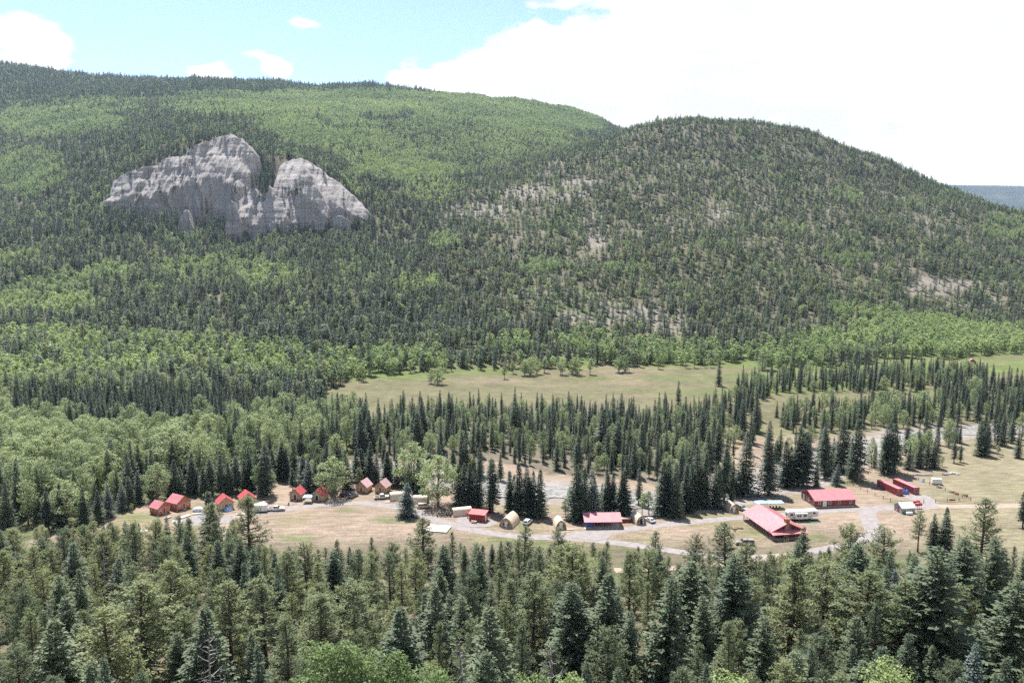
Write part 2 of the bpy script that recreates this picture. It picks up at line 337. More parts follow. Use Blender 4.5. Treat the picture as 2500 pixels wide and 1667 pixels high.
# wooded slopes: needle litter and grass, pale tuff where the slope is dry (right-hand hill)
floorc = C3(0.17, 0.155, 0.10)
cover = blend(cover, floorc, hill)
pale = hill * smooth(0.05, 0.6, nbig + 0.5 * nmid + 0.3 * smooth(1000, 1300, gpx) - 0.35 * (gpx < 950))
scree = np.zeros_like(GX)
for ex, ey, rx, ry in ((1330,470,130,20),(1430,447,60,10),(1180,512,90,20),(1300,722,160,16),(1500,770,130,30),(1620,800,60,30),(2290,698,110,24),(2380,735,60,20),(520,735,22,8),(1450,560,40,50),(1770,520,30,24),(2260,560,40,24)):
    scree = np.maximum(scree, smooth(1.5, 0.5, ((gpx - ex) / rx) ** 2 + ((gpy - ey) / ry) ** 2 + 0.6 * nmid))
cover = blend(cover, C3(0.30, 0.265, 0.22), pale * 0.28)
cover = blend(cover, C3(0.35, 0.31, 0.27), hill * scree * 0.65)
cover = blend(cover, C3(0.12, 0.155, 0.06), hill * smooth(0.1, 0.5, -nbig + 0.3 * nmid + 0.35 * (gpx < 1000) - 0.2))
# foreground slope
fg = smooth(262, 236, GY + 10 * nmid)
cover = blend(cover, C3(0.21, 0.18, 0.125), fg)
cover = blend(cover, C3(0.14, 0.16, 0.07), fg * smooth(0.0, 0.5, nmid))
# woods on the valley floor
for poly, c, s in (([(0,1340),(0,950),(300,930),(560,945),(820,960),(900,1000),(880,1120),(700,1150),(640,1190),(480,1215),(380,1222),(300,1250),(150,1300)], C3(0.14, 0.16, 0.075), 0.9),
                   ([(880,1140),(900,1050),(950,1000),(1150,985),(1400,985),(1600,1000),(1740,985),(1760,1010),(1740,1080),(1780,1160),(1650,1190),(1500,1170),(1380,1160),(1270,1140),(1150,1120),(1000,1130)], C3(0.185, 0.165, 0.12), 0.85)):
    cover = blend(cover, c, in_poly(gpx + 12 * nmid, gpy + 6 * nfine, poly) * s)
# green patches of the camp field
for (ex, ey, rx, ry, w) in ((848,1246,34,6,.8),(943,1268,40,9,.8),(722,1312,46,8,.9),(985,1272,30,6,.8),(1262,1319,90,10,.95),(1318,1334,18,10,.95),(1170,1316,36,7,.8),(1268,1281,9,8,.9),(335,1262,48,14,.9),(470,1290,40,8,.6),
                            (2075,1176,60,12,.9),(2010,1242,70,6,.8),(1990,1312,28,12,.8),(1840,1300,40,6,.8),(1085,1300,22,5,.8),(1900,1215,60,6,.55),(2190,1225,40,6,.5),(2440,1190,70,20,.5),(2300,1200,90,14,.45),(1700,1262,70,6,.6),(1480,1290,40,4,.4)):
    dd = ((gpx - ex) / rx) ** 2 + ((gpy - ey) / ry) ** 2
    cover = blend(cover, C3(0.19, 0.215, 0.095), 0.8 * w * smooth(1.5, 0.2, dd + 0.5 * nfine + 0.3 * nmid) * (GY < 420))
cover = blend(cover, C3(0.29, 0.262, 0.165), smooth(2180, 2320, gpx) * smooth(420, 400, GY) * 0.8)
# mowing swirls and worn arcs in the dry field
sw = np.sin((np.hypot(GX - at(850,1330).x, GY - 200) + 2 * nmid) * 1.9) * 0.5 + 0.5
cover = cover * (1 - 0.07 * (sw * smooth(430, 400, GY) * (GY > 236))[..., None])
# shore cobbles
cover = blend(cover, C3(0.37, 0.325, 0.29), inriver * smooth(RW + 7, RW + 1, river_d + 2.5 * nfine))
cover = np.clip(cover * 0.62 * (1 + 0.10 * nfine[..., None]), 0.01, 0.9)
gm = mesh_np('ground', np.stack([GX, GY, GZ], -1).reshape(-1, 3), grid_faces(nu, len(ysamp)), M_GROUND, True)
ca = gm.attributes.new('cover', 'FLOAT_COLOR', 'POINT')
ca.data.foreach_set('color', np.concatenate([cover, np.ones(GX.shape + (1,))], -1).astype(np.float32).ravel())
ground = tag(link('ground', gm), kind='structure')

def ribbon(pts, width, lift, wob, seed, step=3.0, nacross=5, taper=True):
    p = resample(pts, step); t = np.gradient(p, axis=0); t /= np.linalg.norm(t, axis=1)[:, None]; nrm = np.stack([-t[:, 1], t[:, 0]], 1)
    s = np.arange(len(p)) * step
    wl_ = width / 2 * (1 + wob * fbm(s / 9., s * 0 + seed, seed, 3)); wr = width / 2 * (1 + wob * fbm(s / 9., s * 0 + seed + 50, seed + 5, 3))
    rows = []
    for k in range(nacross):
        f = k / (nacross - 1) * 2 - 1
        q = p + nrm * (np.where(f < 0, wl_, wr) * f)[:, None]
        rows.append(np.stack([q[:, 0], q[:, 1], height(q[:, 0], q[:, 1]) + lift], 1))
    V = np.stack(rows, 1)
    return V.reshape(-1, 3), grid_faces(nacross, len(p))
for i, (nm, (pts, w, kind)) in enumerate(ROADS.items()):
    V, Fq = ribbon(pts, w, 0.012 + 0.005 * i, 0.22, 90 + i)
    o = link('gravel_road' if kind == 'gravel' else 'dirt_track', mesh_np(nm + '_road', V, Fq, M_GRAVEL if kind == 'gravel' else M_DIRT, True)); tag(o, kind='structure')
# gravel apron by the containers and the shed
def apron(name, poly_px, lift, mat):
    P = [at(x, y) for x, y in poly_px]
    bm = bmesh.new(); vs_ = [bm.verts.new((p.x, p.y, float(height(p.x, p.y)) + lift)) for p in P]; bm.faces.new(vs_)
    me = bpy.data.meshes.new(name); bm.to_mesh(me); bm.free(); me.materials.append(mat); return tag(link(name, me), kind='structure')
apron('gravel_yard', [(2205,1212),(2240,1206),(2262,1213),(2275,1228),(2296,1240),(2210,1238),(2228,1222)], 0.045, M_GRAVEL)
apron('gravel_yard', [(1120,1262),(1150,1260),(1200,1268),(1215,1278),(1195,1287),(1150,1288),(1105,1281)], 0.05, M_GRAVEL)
apron('gravel_yard', [(1400,1297),(1490,1296),(1500,1303),(1480,1318),(1440,1322),(1380,1312)], 0.055, M_GRAVEL)
apron('gravel_yard', [(440,1262),(520,1254),(560,1262),(560,1278),(470,1284),(440,1276)], 0.05, M_GRAVEL)

# river water: a rippled shallow stream in its cobble bed
def water_mat():
    m, n, l = new_mat('river_water')
    out = n.new('ShaderNodeOutputMaterial'); b = n.new('ShaderNodeBsdfPrincipled'); l.new(b.outputs[0], out.inputs[0])
    b.inputs['Roughness'].default_value = 0.35; b.inputs['IOR'].default_value = 1.33
    t = n.new('ShaderNodeTexCoord'); mp = n.new('ShaderNodeMapping'); mp.inputs['Scale'].default_value = (0.6, 1.3, 1); l.new(t.outputs['Object'], mp.inputs[0])
    nz = n.new('ShaderNodeTexNoise'); nz.inputs['Scale'].default_value = 0.8; nz.inputs['Detail'].default_value = 8; nz.inputs['Roughness'].default_value = 0.7; l.new(mp.outputs[0], nz.inputs['Vector'])
    rp = n.new('ShaderNodeValToRGB'); rp.color_ramp.elements[0].position = 0.40; rp.color_ramp.elements[0].color = (0.13, 0.13, 0.115, 1)
    rp.color_ramp.elements[1].position = 0.66; rp.color_ramp.elements[1].color = (0.42, 0.41, 0.40, 1); e = rp.color_ramp.elements.new(0.5); e.color = (0.20, 0.185, 0.165, 1)
    l.new(nz.outputs['Fac'], rp.inputs[0]); l.new(rp.outputs[0], b.inputs['Base Color'])
    bp = n.new('ShaderNodeBump'); bp.inputs['Strength'].default_value = 0.8; bp.inputs['Distance'].default_value = 0.3; l.new(nz.outputs['Fac'], bp.inputs['Height']); l.new(bp.outputs[0], b.inputs['Normal'])
    return m
V, Fq = ribbon([tuple(p) for p in RIVER[:int(len(RIVER) * 0.62)]], 15.0, 0.0, 0.35, 140, step=3.0, nacross=7)
V[:, 2] = -0.30
tag(link('river', mesh_np('river', V, Fq, water_mat(), True)), kind='structure')

# far blue ridge beyond the right-hand hill and the country behind the crest
def far_hills():
    xs = np.linspace(-1500, 9500, 260); ys = np.array(list(np.linspace(3300, 9500, 110)))
    X, Y = np.meshgrid(xs, ys)
    pxa, _, _ = proj(X, Y, X * 0 + CAM_H)
    ridge = CAM_H + 7600 * slope_of(447) - 18
    prof = np.interp(Y, [3300, 4200, 5200, 6400, 7300, 7700, 8300, 9500], [-60, 40, 150, 270, ridge - 25, ridge, ridge - 60, ridge - 200])
    Z = prof + fbm(X / 900., Y / 900., 301, 4) * 40 * smooth(3300, 4500, Y) * smooth(8200, 6500, Y) + fbm(X / 260., Y / 260., 305, 3) * 7
    Z = Z - smooth(6600, 7500, Y) * (X - 4200) * 0.012
    me = mesh_np('hills', np.stack([X, Y, Z], -1).reshape(-1, 3), grid_faces(len(xs), len(ys)), pmat('far_forest', (0.018, 0.028, 0.032), (0.055, 0.075, 0.055), 0.0035, 0.95, 0, detail=8, contrast=(0.50, 0.66)), True)
    return tag(link('hills', me), kind='structure'), (X, Y, Z)
HILLS, HILLGRID = far_hills()
# ---------------------------------------------------------------- tree meshes
def unit(v): return v / np.maximum(np.linalg.norm(v, axis=-1, keepdims=True), 1e-9)
def kites(base, d, side, L, W):
    """leaf-shaped quads: base point, direction, side vector, length, width (all arrays)"""
    L = np.asarray(L)[:, None]; W = np.asarray(W)[:, None]
    a = base; b = base + d * L * 0.45 + side * W * 0.5; c = base + d * L; e = base + d * L * 0.45 - side * W * 0.5
    V = np.stack([a, b, c, e], 1).reshape(-1, 3); Fq = np.arange(len(V)).reshape(-1, 4)
    return V, Fq
def side_of(d, rng, flat=0.6):
    up = np.array([0, 0, 1.0]); s = unit(np.cross(d, up) + 1e-6); w = np.cross(s, d)
    ang = (rng.random(len(d)) - 0.5) * 2 * flat * math.pi / 2
    return s * np.cos(ang)[:, None] + w * np.sin(ang)[:, None]
def tube(pts, rad, ns=6):
    pts = np.asarray(pts, float); V = []; Fq = []
    for i, (p, r) in enumerate(zip(pts, rad)):
        d = pts[min(i + 1, len(pts) - 1)] - pts[max(i - 1, 0)]; d = d / (np.linalg.norm(d) + 1e-9)
        a = np.cross(d, [0, 0, 1.0] if abs(d[2]) < 0.9 else [1.0, 0, 0]); a /= np.linalg.norm(a); b = np.cross(d, a)
        for k in range(ns):
            t = 2 * math.pi * k / ns; V.append(p + r * (a * math.cos(t) + b * math.sin(t)))
    for i in range(len(pts) - 1):
        for k in range(ns):
            Fq.append((i*ns + k, i*ns + (k+1) % ns, (i+1)*ns + (k+1) % ns, (i+1)*ns + k))
    return np.array(V), np.array(Fq)
class Acc:
    def __init__(s): s.V, s.F, s.n = [], [], 0
    def add(s, vf):
        v, f = vf; s.V.append(v); s.F.append(f + s.n); s.n += len(v)
    def mesh(s, name, mat, sm=False): return mesh_np(name, np.concatenate(s.V), np.concatenate(s.F), mat, sm)
def trunk_line(rng, H, r0, bend=0.02, seg=7):
    z = np.linspace(0, 1, seg); off = np.cumsum(rng.normal(0, bend * H / seg, (seg, 2)), axis=0); off[0] = 0
    return np.column_stack([off, z * H - 0.4 * (z == 0)]), r0 * (1 - z) ** 0.8 + 0.02 + 0.25 * r0 * (z == 0)
def at_line(line, z):
    return np.stack([np.interp(z, line[:, 2], line[:, 0]), np.interp(z, line[:, 2], line[:, 1]), z], -1)

def spruce(seed, H=20.0, Rm=2.9, base=0.06, step=0.5, node=0.42, nb=7, kl=0.62, kw=0.26, droop=0.45, power=0.9, mats=None, gap=0.12, pair=2, taper_bottom=0.10):
    rng = np.random.default_rng(seed); T, Cn = Acc(), Acc()
    line, rad = trunk_line(rng, H, 0.011 * H + 0.03, 0.012); T.add(tube(line, rad, 7))
    z = base * H; z0 = z
    while z < H - 0.12:
        t = (z - z0) / (H - z0); Rl = Rm * ((1 - t) ** power) * (0.75 + 0.25 * smooth(0, taper_bottom, t)) + 0.10
        n_here = max(4, int(nb * (0.65 + 0.35 * (1 - t)))); a0 = rng.random() * 6.28
        for k in range(n_here):
            if rng.random() < gap: continue
            az = a0 + 6.283 * k / n_here + rng.normal(0, 0.22); L = Rl * rng.uniform(0.72, 1.14)
            slope = -droop * (1 - t) + 0.55 * t ** 1.5 + rng.normal(0, 0.08)
            m = max(2, int(L / node)); u = (np.arange(m) + 0.6) / m
            hd = np.array([math.cos(az), math.sin(az), 0]); sd = np.array([-math.sin(az), math.cos(az), 0])
            r = u * L
            P = at_line(line, np.full(m, z)) + hd * r[:, None]; P[:, 2] += slope * r + 0.10 * r * u * (1 if t < 0.6 else 0.4)
            if L > 1.2 and rng.random() < 0.25 and t < 0.75:
                e = at_line(line, np.array([z]))[0]; T.add(tube([e, e + hd * L * 0.7 + np.array([0, 0, slope * L * 0.7])], [0.045, 0.015], 3))
            for sgn in ([-1, 1, 0] if pair == 2 else [-1, 1]):
                d = hd * (0.75 if sgn else 1.0) + sd * sgn * rng.uniform(0.7, 1.15, m)[:, None] + np.array([0, 0, 1.0]) * (slope * 0.6 - rng.uniform(0.0, 0.45, m)[:, None])
                d = unit(d); ll = (kl * (1.15 - 0.45 * u)) * rng.uniform(0.7, 1.25, m) * (0.45 + 0.55 * min(1, L / 1.6))
                Cn.add(kites(P + rng.normal(0, 0.06, (m, 3)), d, side_of(d, rng, 0.5), ll, ll * kw / kl * rng.uniform(0.8, 1.4, m)))
        z += step * (0.55 + 0.45 * (1 - t)) * rng.uniform(0.8, 1.2)
    tip = at_line(line, np.array([H - 0.3] * 5)); d = unit(np.column_stack([rng.normal(0, 0.3, (5, 2)), np.ones(5)])); Cn.add(kites(tip, d, side_of(d, rng, 1), np.full(5, 0.75), np.full(5, 0.14)))
    mf, mb = mats
    return T.mesh('trunk', mb, True), Cn.mesh('crown', mf), H

def tuft(rng, C, r, n, up=0.35):
    m = len(C); d = rng.normal(0, 1, (m * n, 3)); d[:, 2] += up; d = unit(d)
    b = np.repeat(C, n, 0) + d * np.repeat(r, n)[:, None] * 0.12
    ll = np.repeat(r, n) * rng.uniform(0.75, 1.25, m * n)
    return kites(b, d, side_of(d, rng, 0.55), ll, ll * rng.uniform(0.20, 0.34, m * n))
def pine(seed, H=20.0, Rm=3.4, base=0.28, nbr=62, tr=0.50, tn=11, mats=None, open_=0.12, shape=0.6):
    rng = np.random.default_rng(seed); T, Cn = Acc(), Acc()
    line, rad = trunk_line(rng, H, 0.013 * H + 0.03, 0.02); T.add(tube(line, rad, 8))
    for i in range(nbr):
        t = ((i + rng.random()) / nbr) ** 0.92; z = H * (base + (0.985 - base) * t)
        prof = (1 - t) ** shape * (0.62 + 0.38 * smooth(0, 0.22, t)) + 0.08
        L = Rm * prof * rng.uniform(0.6, 1.18); az = i * 2.4 + rng.normal(0, 0.5)
        if rng.random() < open_: continue
        hd = np.array([math.cos(az), math.sin(az), 0]); sl = -0.15 * (1 - t) + 0.75 * t + rng.normal(0, 0.12)
        s0 = at_line(line, np.array([z]))[0]; mid = s0 + hd * L * 0.55 + np.array([0, 0, sl * L * 0.45]); end = s0 + hd * L + np.array([0, 0, sl * L + 0.14 * L])
        T.add(tube([s0, mid, end], [0.05 + 0.018 * L, 0.03 + 0.008 * L, 0.012], 4))
        m = max(3, int(L / 0.27)); u = np.sort(rng.uniform(0.30, 1.05, m)); u[-1] = 1.0
        B = np.where(u[:, None] < 0.55, s0 + (mid - s0) * (u[:, None] / 0.55), mid + (end - mid) * ((u[:, None] - 0.55) / 0.45))
        sd = np.array([-hd[1], hd[0], 0]); spread = 0.34 * L * (1.1 - 0.6 * u) * (rng.random(m) * 2 - 1)
        C = B + sd * spread[:, None]; C[:, 2] += rng.uniform(-0.05, 0.38, m)
        Cn.add(tuft(rng, C, tr * rng.uniform(0.75, 1.2, m), tn))
    C = at_line(line, np.linspace(H * 0.93, H, 4)); Cn.add(tuft(rng, C, np.full(4, tr * 0.8), tn, 1.0))
    mf, mb = mats
    return T.mesh('trunk', mb, True), Cn.mesh('crown', mf), H

def broadleaf(seed, H=17.0, Rm=4.5, base=0.22, nl=26, leaf=0.42, per=95, mats=None, lob=(1.1, 1.9), round_=1.0, stems=1):
    """trunk, forking limbs, and leaf-sized faces gathered in lobes round the limb ends"""
    rng = np.random.default_rng(seed); T, Cn = Acc(), Acc()
    for s in range(stems):
        line, rad = trunk_line(rng, H * 0.8, 0.014 * H + 0.03, 0.05)
        if stems > 1: line = line + np.array([1, 0, 0]) * rng.normal(0, Rm * 0.3) * np.linspace(0.3, 1, len(line))[:, None] + np.array([0, 1, 0]) * rng.normal(0, Rm * 0.3)
        T.add(tube(line, rad, 7))
        n = nl // stems
        for i in range(n):
            t = (i + rng.random()) / n; az = i * 2.4 + rng.normal(0, 0.4)
            zc = H * (base + (0.93 - base) * t)
            prof = math.sin(math.pi * min(1, max(0.08, (t * 0.86 + 0.12)))) ** (0.75 / round_)
            r = Rm * prof * math.sqrt(rng.uniform(0.25, 1.0)) * 0.86
            lc = np.array([math.cos(az) * r, math.sin(az) * r, zc]); lc[:2] += at_line(line, np.array([min(zc, H * 0.8)]))[0][:2]
            lr = rng.uniform(*lob) * (0.7 + 0.3 * prof)
            zs = max(H * base * 0.7, zc - r * 0.9 - 1.0); s0 = at_line(line, np.array([min(zs, H * 0.78)]))[0]
            T.add(tube([s0, (s0 + lc) / 2 + np.array([0, 0, 0.12 * r]), lc], [0.06 + 0.012 * r, 0.045, 0.015], 4))
            m = int(per * (lr / lob[1]) ** 2 * rng.uniform(0.8, 1.2))
            d = unit(rng.normal(0, 1, (m, 3))); rr = lr * rng.uniform(0.35, 1.0, m) ** 0.5 * (1 + 0.25 * fbm(d[:, 0] * 2 + i, d[:, 1] * 2 + d[:, 2], seed + 5, 2))
            P = lc + d * rr[:, None] * np.array([1.05, 1.05, 0.85])
            nrm = unit(d + np.array([0, 0, 0.55]) + rng.normal(0, 0.65, (m, 3)))
            a = unit(np.cross(nrm, rng.normal(0, 1, (m, 3)))); b = np.cross(nrm, a)
            ll = leaf * rng.uniform(0.6, 1.35, m)
            Cn.add(kites(P - a * ll[:, None] * 0.5, a, b, ll, ll * rng.uniform(0.6, 1.0, m)))
    mf, mb = mats
    return T.mesh('trunk', mb, True), Cn.mesh('crown', mf), H

def snag(seed, H=16.0, Rm=1.8, nbr=60, mats=None, big=False):
    rng = np.random.default_rng(seed); T, Cn = Acc(), Acc()
    line, rad = trunk_line(rng, H, 0.012 * H + 0.02, 0.03); T.add(tube(line, rad, 6))
    for i in range(nbr):
        t = (i + rng.random()) / nbr; z = H * (0.15 + 0.83 * t); L = Rm * (1 - t) ** 0.7 * rng.uniform(0.35, 1.2) + 0.15; az = i * 2.4 + rng.normal(0, 0.5)
        s0 = at_line(line, np.array([z]))[0]; hd = np.array([math.cos(az), math.sin(az), rng.normal(-0.1 if not big else 0.25, 0.25)])
        mid = s0 + hd * L * 0.5; end = s0 + hd * L + np.array([rng.normal(0, .12 * L), rng.normal(0, .12 * L), rng.normal(0, 0.15 * L)])
        w = 0.045 if not big else 0.07
        Cn.add(tube([s0, mid, end], [w, w * 0.6, 0.012], 3))
        if big:
            for _ in range(3):
                q = mid + (end - mid) * rng.random(); Cn.add(tube([q, q + rng.normal(0, 0.3, 3) * L * 0.5], [0.03, 0.01], 3))
    return T.mesh('trunk', mats[1], True), Cn.mesh('crown', mats[0]), H

PS, PF, PB = (M_SPRUCE, M_BARKD), (M_FIR, M_BARKD), (M_BLUE, M_BARKD)
KIND = {
 'pine':   [pine(100 + i, 20, r, b, n, tr * .86, 10, (M_PINE, M_BARK), o, s) for i, (r, b, n, tr, o, s) in enumerate([(4.0, .16, 110, .48, .08, .72), (3.5, .22, 98, .46, .10, .8), (4.4, .26, 104, .50, .12, .58), (3.2, .10, 112, .44, .06, .9), (4.1, .32, 86, .50, .14, .55), (3.7, .18, 96, .46, .22, .66), (4.5, .14, 118, .50, .10, .68)])],
 'fir':    [spruce(200 + i, 20, r, b, .44, .34, 8, .62, .30, dr, pw, PF, .10, 2, .15) for i, (r, b, dr, pw) in enumerate([(4.1, .06, .05, .72), (3.6, .08, .15, .8), (4.5, .05, .0, .65), (3.1, .12, .1, .8), (3.9, .10, -.1, .6), (3.4, .04, .2, .7)])],
 'spruce': [spruce(300 + i, 20, r, b, .50, .44, 8, .68, .36, dr, pw, PS, .07, 2, .10) for i, (r, b, dr, pw) in enumerate([(2.8, .05, .40, .85), (2.4, .09, .5, .8), (3.3, .03, .35, .9), (2.1, .12, .5, .75), (2.8, .18, .45, .7), (3.0, .08, .3, .65), (2.2, .22, .55, .6), (3.4, .06, .25, 1.05)])],
 'blue':   [spruce(400 + i, 14, r, .03, .42, .36, 8, .58, .27, .22, pw, PB, .06, 2, .08) for i, (r, pw) in enumerate([(2.9, .85), (2.4, .9)])],
 'cottonwood': [broadleaf(500 + i, 17, r, b, n, .46, 120, (M_COTTON, M_BARKC), (1.0, 1.9), 1.0, st) for i, (r, b, n, st) in enumerate([(4.8, .16, 40, 1), (6.0, .18, 52, 2), (3.6, .24, 30, 1), (4.4, .12, 40, 1)])],
 'aspen':  [broadleaf(600 + i, 14, r, b, n, .38, 100, (M_ASPEN, M_BARKW), (.7, 1.25), 1.0, st) for i, (r, b, n, st) in enumerate([(2.2, .32, 26, 1), (1.8, .38, 22, 1), (2.8, .2, 36, 2), (3.6, .12, 48, 3)])] + [broadleaf(610, 15, 3.4, .18, 42, .24, 330, (M_ASPEN, M_BARKW), (.8, 1.5), 1.0, 2), broadleaf(611, 15, 2.8, .22, 36, .24, 330, (M_ASPEN, M_BARKW), (.8, 1.4))],
 'snag':   [snag(700, 16, 1.6, 70, (M_DEAD, M_DEAD)), snag(701, 15, 3.2, 40, (M_DEAD, M_DEAD), True)],
}
# lean versions for the far slopes
def lean(T, Cm, H): return T, Cm, H
LOW_CON = [spruce(800, 18, 2.3, .08, 1.15, .95, 6, 1.5, .75, .4, .8, PS, .1, 1), spruce(801, 18, 2.0, .14, 1.2, .9, 6, 1.4, .72, .45, .75, PS, .12, 1), spruce(802, 16, 2.7, .06, 1.15, 1.0, 6, 1.5, .8, .05, .6, PF, .1, 1),
           spruce(803, 17, 1.7, .2, 1.2, .8, 5, 1.3, .7, .4, .7, PS, .1, 1), spruce(804, 13, 2.5, .1, 1.1, 1.0, 6, 1.4, .85, -.1, .5, PF, .08, 1), pine(805, 17, 2.5, .3, 22, 1.0, 7, (M_PINE, M_BARK), .05, .5)]
LOW_ASP = [broadleaf(820, 14, 2.3, .30, 12, 1.0, 26, (M_ASPEN, M_BARKW), (1.0, 1.5)), broadleaf(821, 13, 2.0, .34, 10, .95, 26, (M_ASPEN, M_BARKW), (.9, 1.4)), broadleaf(822, 12, 2.7, .2, 14, 1.05, 26, (M_ASPEN, M_BARKW), (1.1, 1.6))]
LOW_DEAD = [snag(840, 15, 1.9, 46, (M_DEAD, M_DEAD)), snag(841, 13, 1.6, 40, (M_DEAD, M_DEAD))]

# ---------------------------------------------------------------- single trees
TREES = []     # every single tree: dict
NAMES = {'pine': ('pine_tree', 'pine tree'), 'fir': ('fir_tree', 'fir tree'), 'spruce': ('spruce_tree', 'spruce tree'), 'blue': ('blue_spruce_tree', 'spruce tree'), 'cottonwood': ('cottonwood_tree', 'cottonwood tree'), 'aspen': ('aspen_tree', 'aspen tree'), 'snag': ('dead_tree', 'dead tree')}
TR = random.Random(5)
def tree(kind, x, y, h, var=None, tint=None, zone='', wide=1.0, label=None):
    V = KIND[kind]; i = TR.randrange(len(V)) if var is None else var
    T, Cm, H = V[i]; s = h / H; tint = TR.random() if tint is None else tint
    w = s * wide * TR.uniform(0.9, 1.12)
    TREES.append(dict(kind=kind, x=x, y=y, z=float(height(x, y)), h=h, T=T, C=Cm, s=s, w=w, rz=TR.random() * 6.28, tint=tint, zone=zone, label=label))
def tree_px(kind, bx, by, ty, **kw):
    """a tree by the picture position of its foot on the valley floor and the height of its tip"""
    p = at(bx, by); dep = p.y * CP + CAM_H * SP
    h = (by - ty) * dep / F_PX / (CP + SP * 0.0) * 1.02
    tree(kind, p.x, p.y, h, **kw)
def tree_top(kind, tx, ty, Y, **kw):
    """a tree by its distance and the picture position of its tip"""
    d = ray(tx, ty); k = Y / d[1]; X = d[0] * k; z = CAM_H + d[2] * k
    tree(kind, X, Y, max(4.0, z - float(height(X, Y))), **kw)
# ---------------------------------------------------------------- trees one can point at in the camp
ROW = [  # kind, foot x, foot y, tip y
 ('cottonwood',1090,1236,1108),('spruce',1118,1235,1135),('spruce',1133,1233,1130),('spruce',1148,1236,1128),('spruce',1171,1242,1122),('spruce',1202,1252,1118),('spruce',1163,1238,1140),('spruce',1244,1248,1148),('spruce',1252,1246,1160),
 ('spruce',1272,1257,1130),('spruce',1287,1258,1140),('spruce',1301,1259,1150),('spruce',1316,1262,1144),('aspen',1382,1265,1212),('spruce',1408,1269,1136),('spruce',1422,1268,1142),('blue',1443,1262,1144),('spruce',1484,1252,1144),
 ('spruce',1497,1252,1152),('spruce',1516,1261,1150),('spruce',1526,1260,1148),('aspen',1567,1256,1200),('aspen',1584,1256,1194),('spruce',1619,1255,1126),('spruce',1631,1254,1122),('spruce',1649,1262,1152),('spruce',1674,1250,1136),
 ('spruce',1691,1240,1130),('spruce',1707,1235,1090),('spruce',1718,1234,1106),('spruce',1748,1238,1134),('spruce',1767,1225,1091),('blue',1800,1207,1148),('spruce',1815,1203,1052),('spruce',1876,1206,1055),('spruce',1919,1184,1076),('spruce',1928,1183,1090),
 ('spruce',1948,1182,1040),('spruce',1960,1185,1056),('spruce',1993,1188,1127),('spruce',2013,1164,1042),('blue',2040,1185,1131),('spruce',2051,1150,1014),('spruce',2090,1174,1022),('spruce',2166,1156,1030),('spruce',2184,1153,1034),
 ('spruce',2217,1145,1084),('spruce',2243,1142,1072),('spruce',2262,1142,1082),('spruce',2279,1142,1070),('spruce',2329,1130,1076),('spruce',2344,1128,1086),('spruce',2393,1113,1026),('spruce',2405,1113,1040),('aspen',2436,1113,1084),('spruce',2486,1118,1058),
 ('aspen',2300,1138,1112),('spruce',1755,943,880),('blue',1798,961,923),('blue',994,1262,1178),('blue',754,1203,1120),('cottonwood',1011,1206,1078),('spruce',1000,1205,1130),('spruce',1024,1206,1120),('spruce',650,1210,1084),('spruce',668,1169,1096),('spruce',694,1170,1104),
 ('spruce',682,1170,1110),('spruce',715,1199,1142),('spruce',770,1196,1118),('spruce',787,1192,1112),('spruce',810,1199,1112),('cottonwood',822,1208,1106),('spruce',847,1194,1098),('spruce',870,1174,1088),('spruce',884,1172,1094),('spruce',905,1170,1100),('spruce',919,1177,1104),
 ('spruce',971,1188,1108),('spruce',985,1188,1112),('spruce',740,1190,1110),('spruce',640,1202,1130),('spruce',613,1198,1104),('spruce',600,1200,1120),('spruce',580,1204,1110),('spruce',560,1206,1126),('spruce',540,1208,1108),('spruce',517,1212,1118),('spruce',500,1212,1140),('spruce',470,1204,1104),
 ('spruce',441,1206,1140),('cottonwood',396,1222,1126),('spruce',372,1224,1170),('spruce',340,1228,1150),('spruce',320,1238,1160),('blue',300,1246,1180),('blue',266,1262,1180),('spruce',240,1276,1196),('spruce',206,1290,1190),('cottonwood',180,1282,1170),('spruce',120,1298,1200),
 ('spruce',150,1285,1180),('spruce',425,1214,1122),('aspen',628,1212,1130),('aspen',322,1250,1226),
 # lone trees in front of the field, right-hand side
 ('pine',2240,1350,1252),('fir',2278,1352,1256),('spruce',2304,1353,1240),('spruce',2497,1290,1200)]
for k, bx, by, ty in ROW:
    wd = {994: 2.0, 754: 1.55}.get(bx, 1.5 if k == 'spruce' else 1.3)
    tree_px(k, bx, by, ty, zone='camp', wide=wd, var={'aspen': 1, 'cottonwood': 1, 'blue': 0}.get(k), tint=(.75 if k == 'cottonwood' else None))
# younger neighbours beside the row trees
CR = random.Random(19)
for k, bx, by, ty in ROW:
    if k != 'spruce' or by < 1000 or by > 1262 or bx > 2200: continue
    for _ in range(1):
        if CR.random() < 0.6: tree_px('spruce', bx + CR.uniform(-11, 11), by - CR.uniform(1, 9), by - (by - ty) * CR.uniform(.35, .85), zone='camp', wide=1.3)
for x0, x1, y0, y1, n_ in ((640, 960, 1158, 1186, 34), (1040, 1240, 1150, 1172, 16), (1620, 1800, 1190, 1228, 22), (1850, 2080, 1120, 1160, 16), (1380, 1620, 1225, 1246, 14)):
    for _ in range(n_):
        bx, by = CR.uniform(x0, x1), CR.uniform(y0, y1); k = 'spruce' if CR.random() < .78 else 'cottonwood'
        tree_px(k, bx, by, by - (CR.uniform(45, 100) if k == 'spruce' else CR.uniform(35, 70)), zone='camp', wide=1.45 if k == 'spruce' else 1.0)
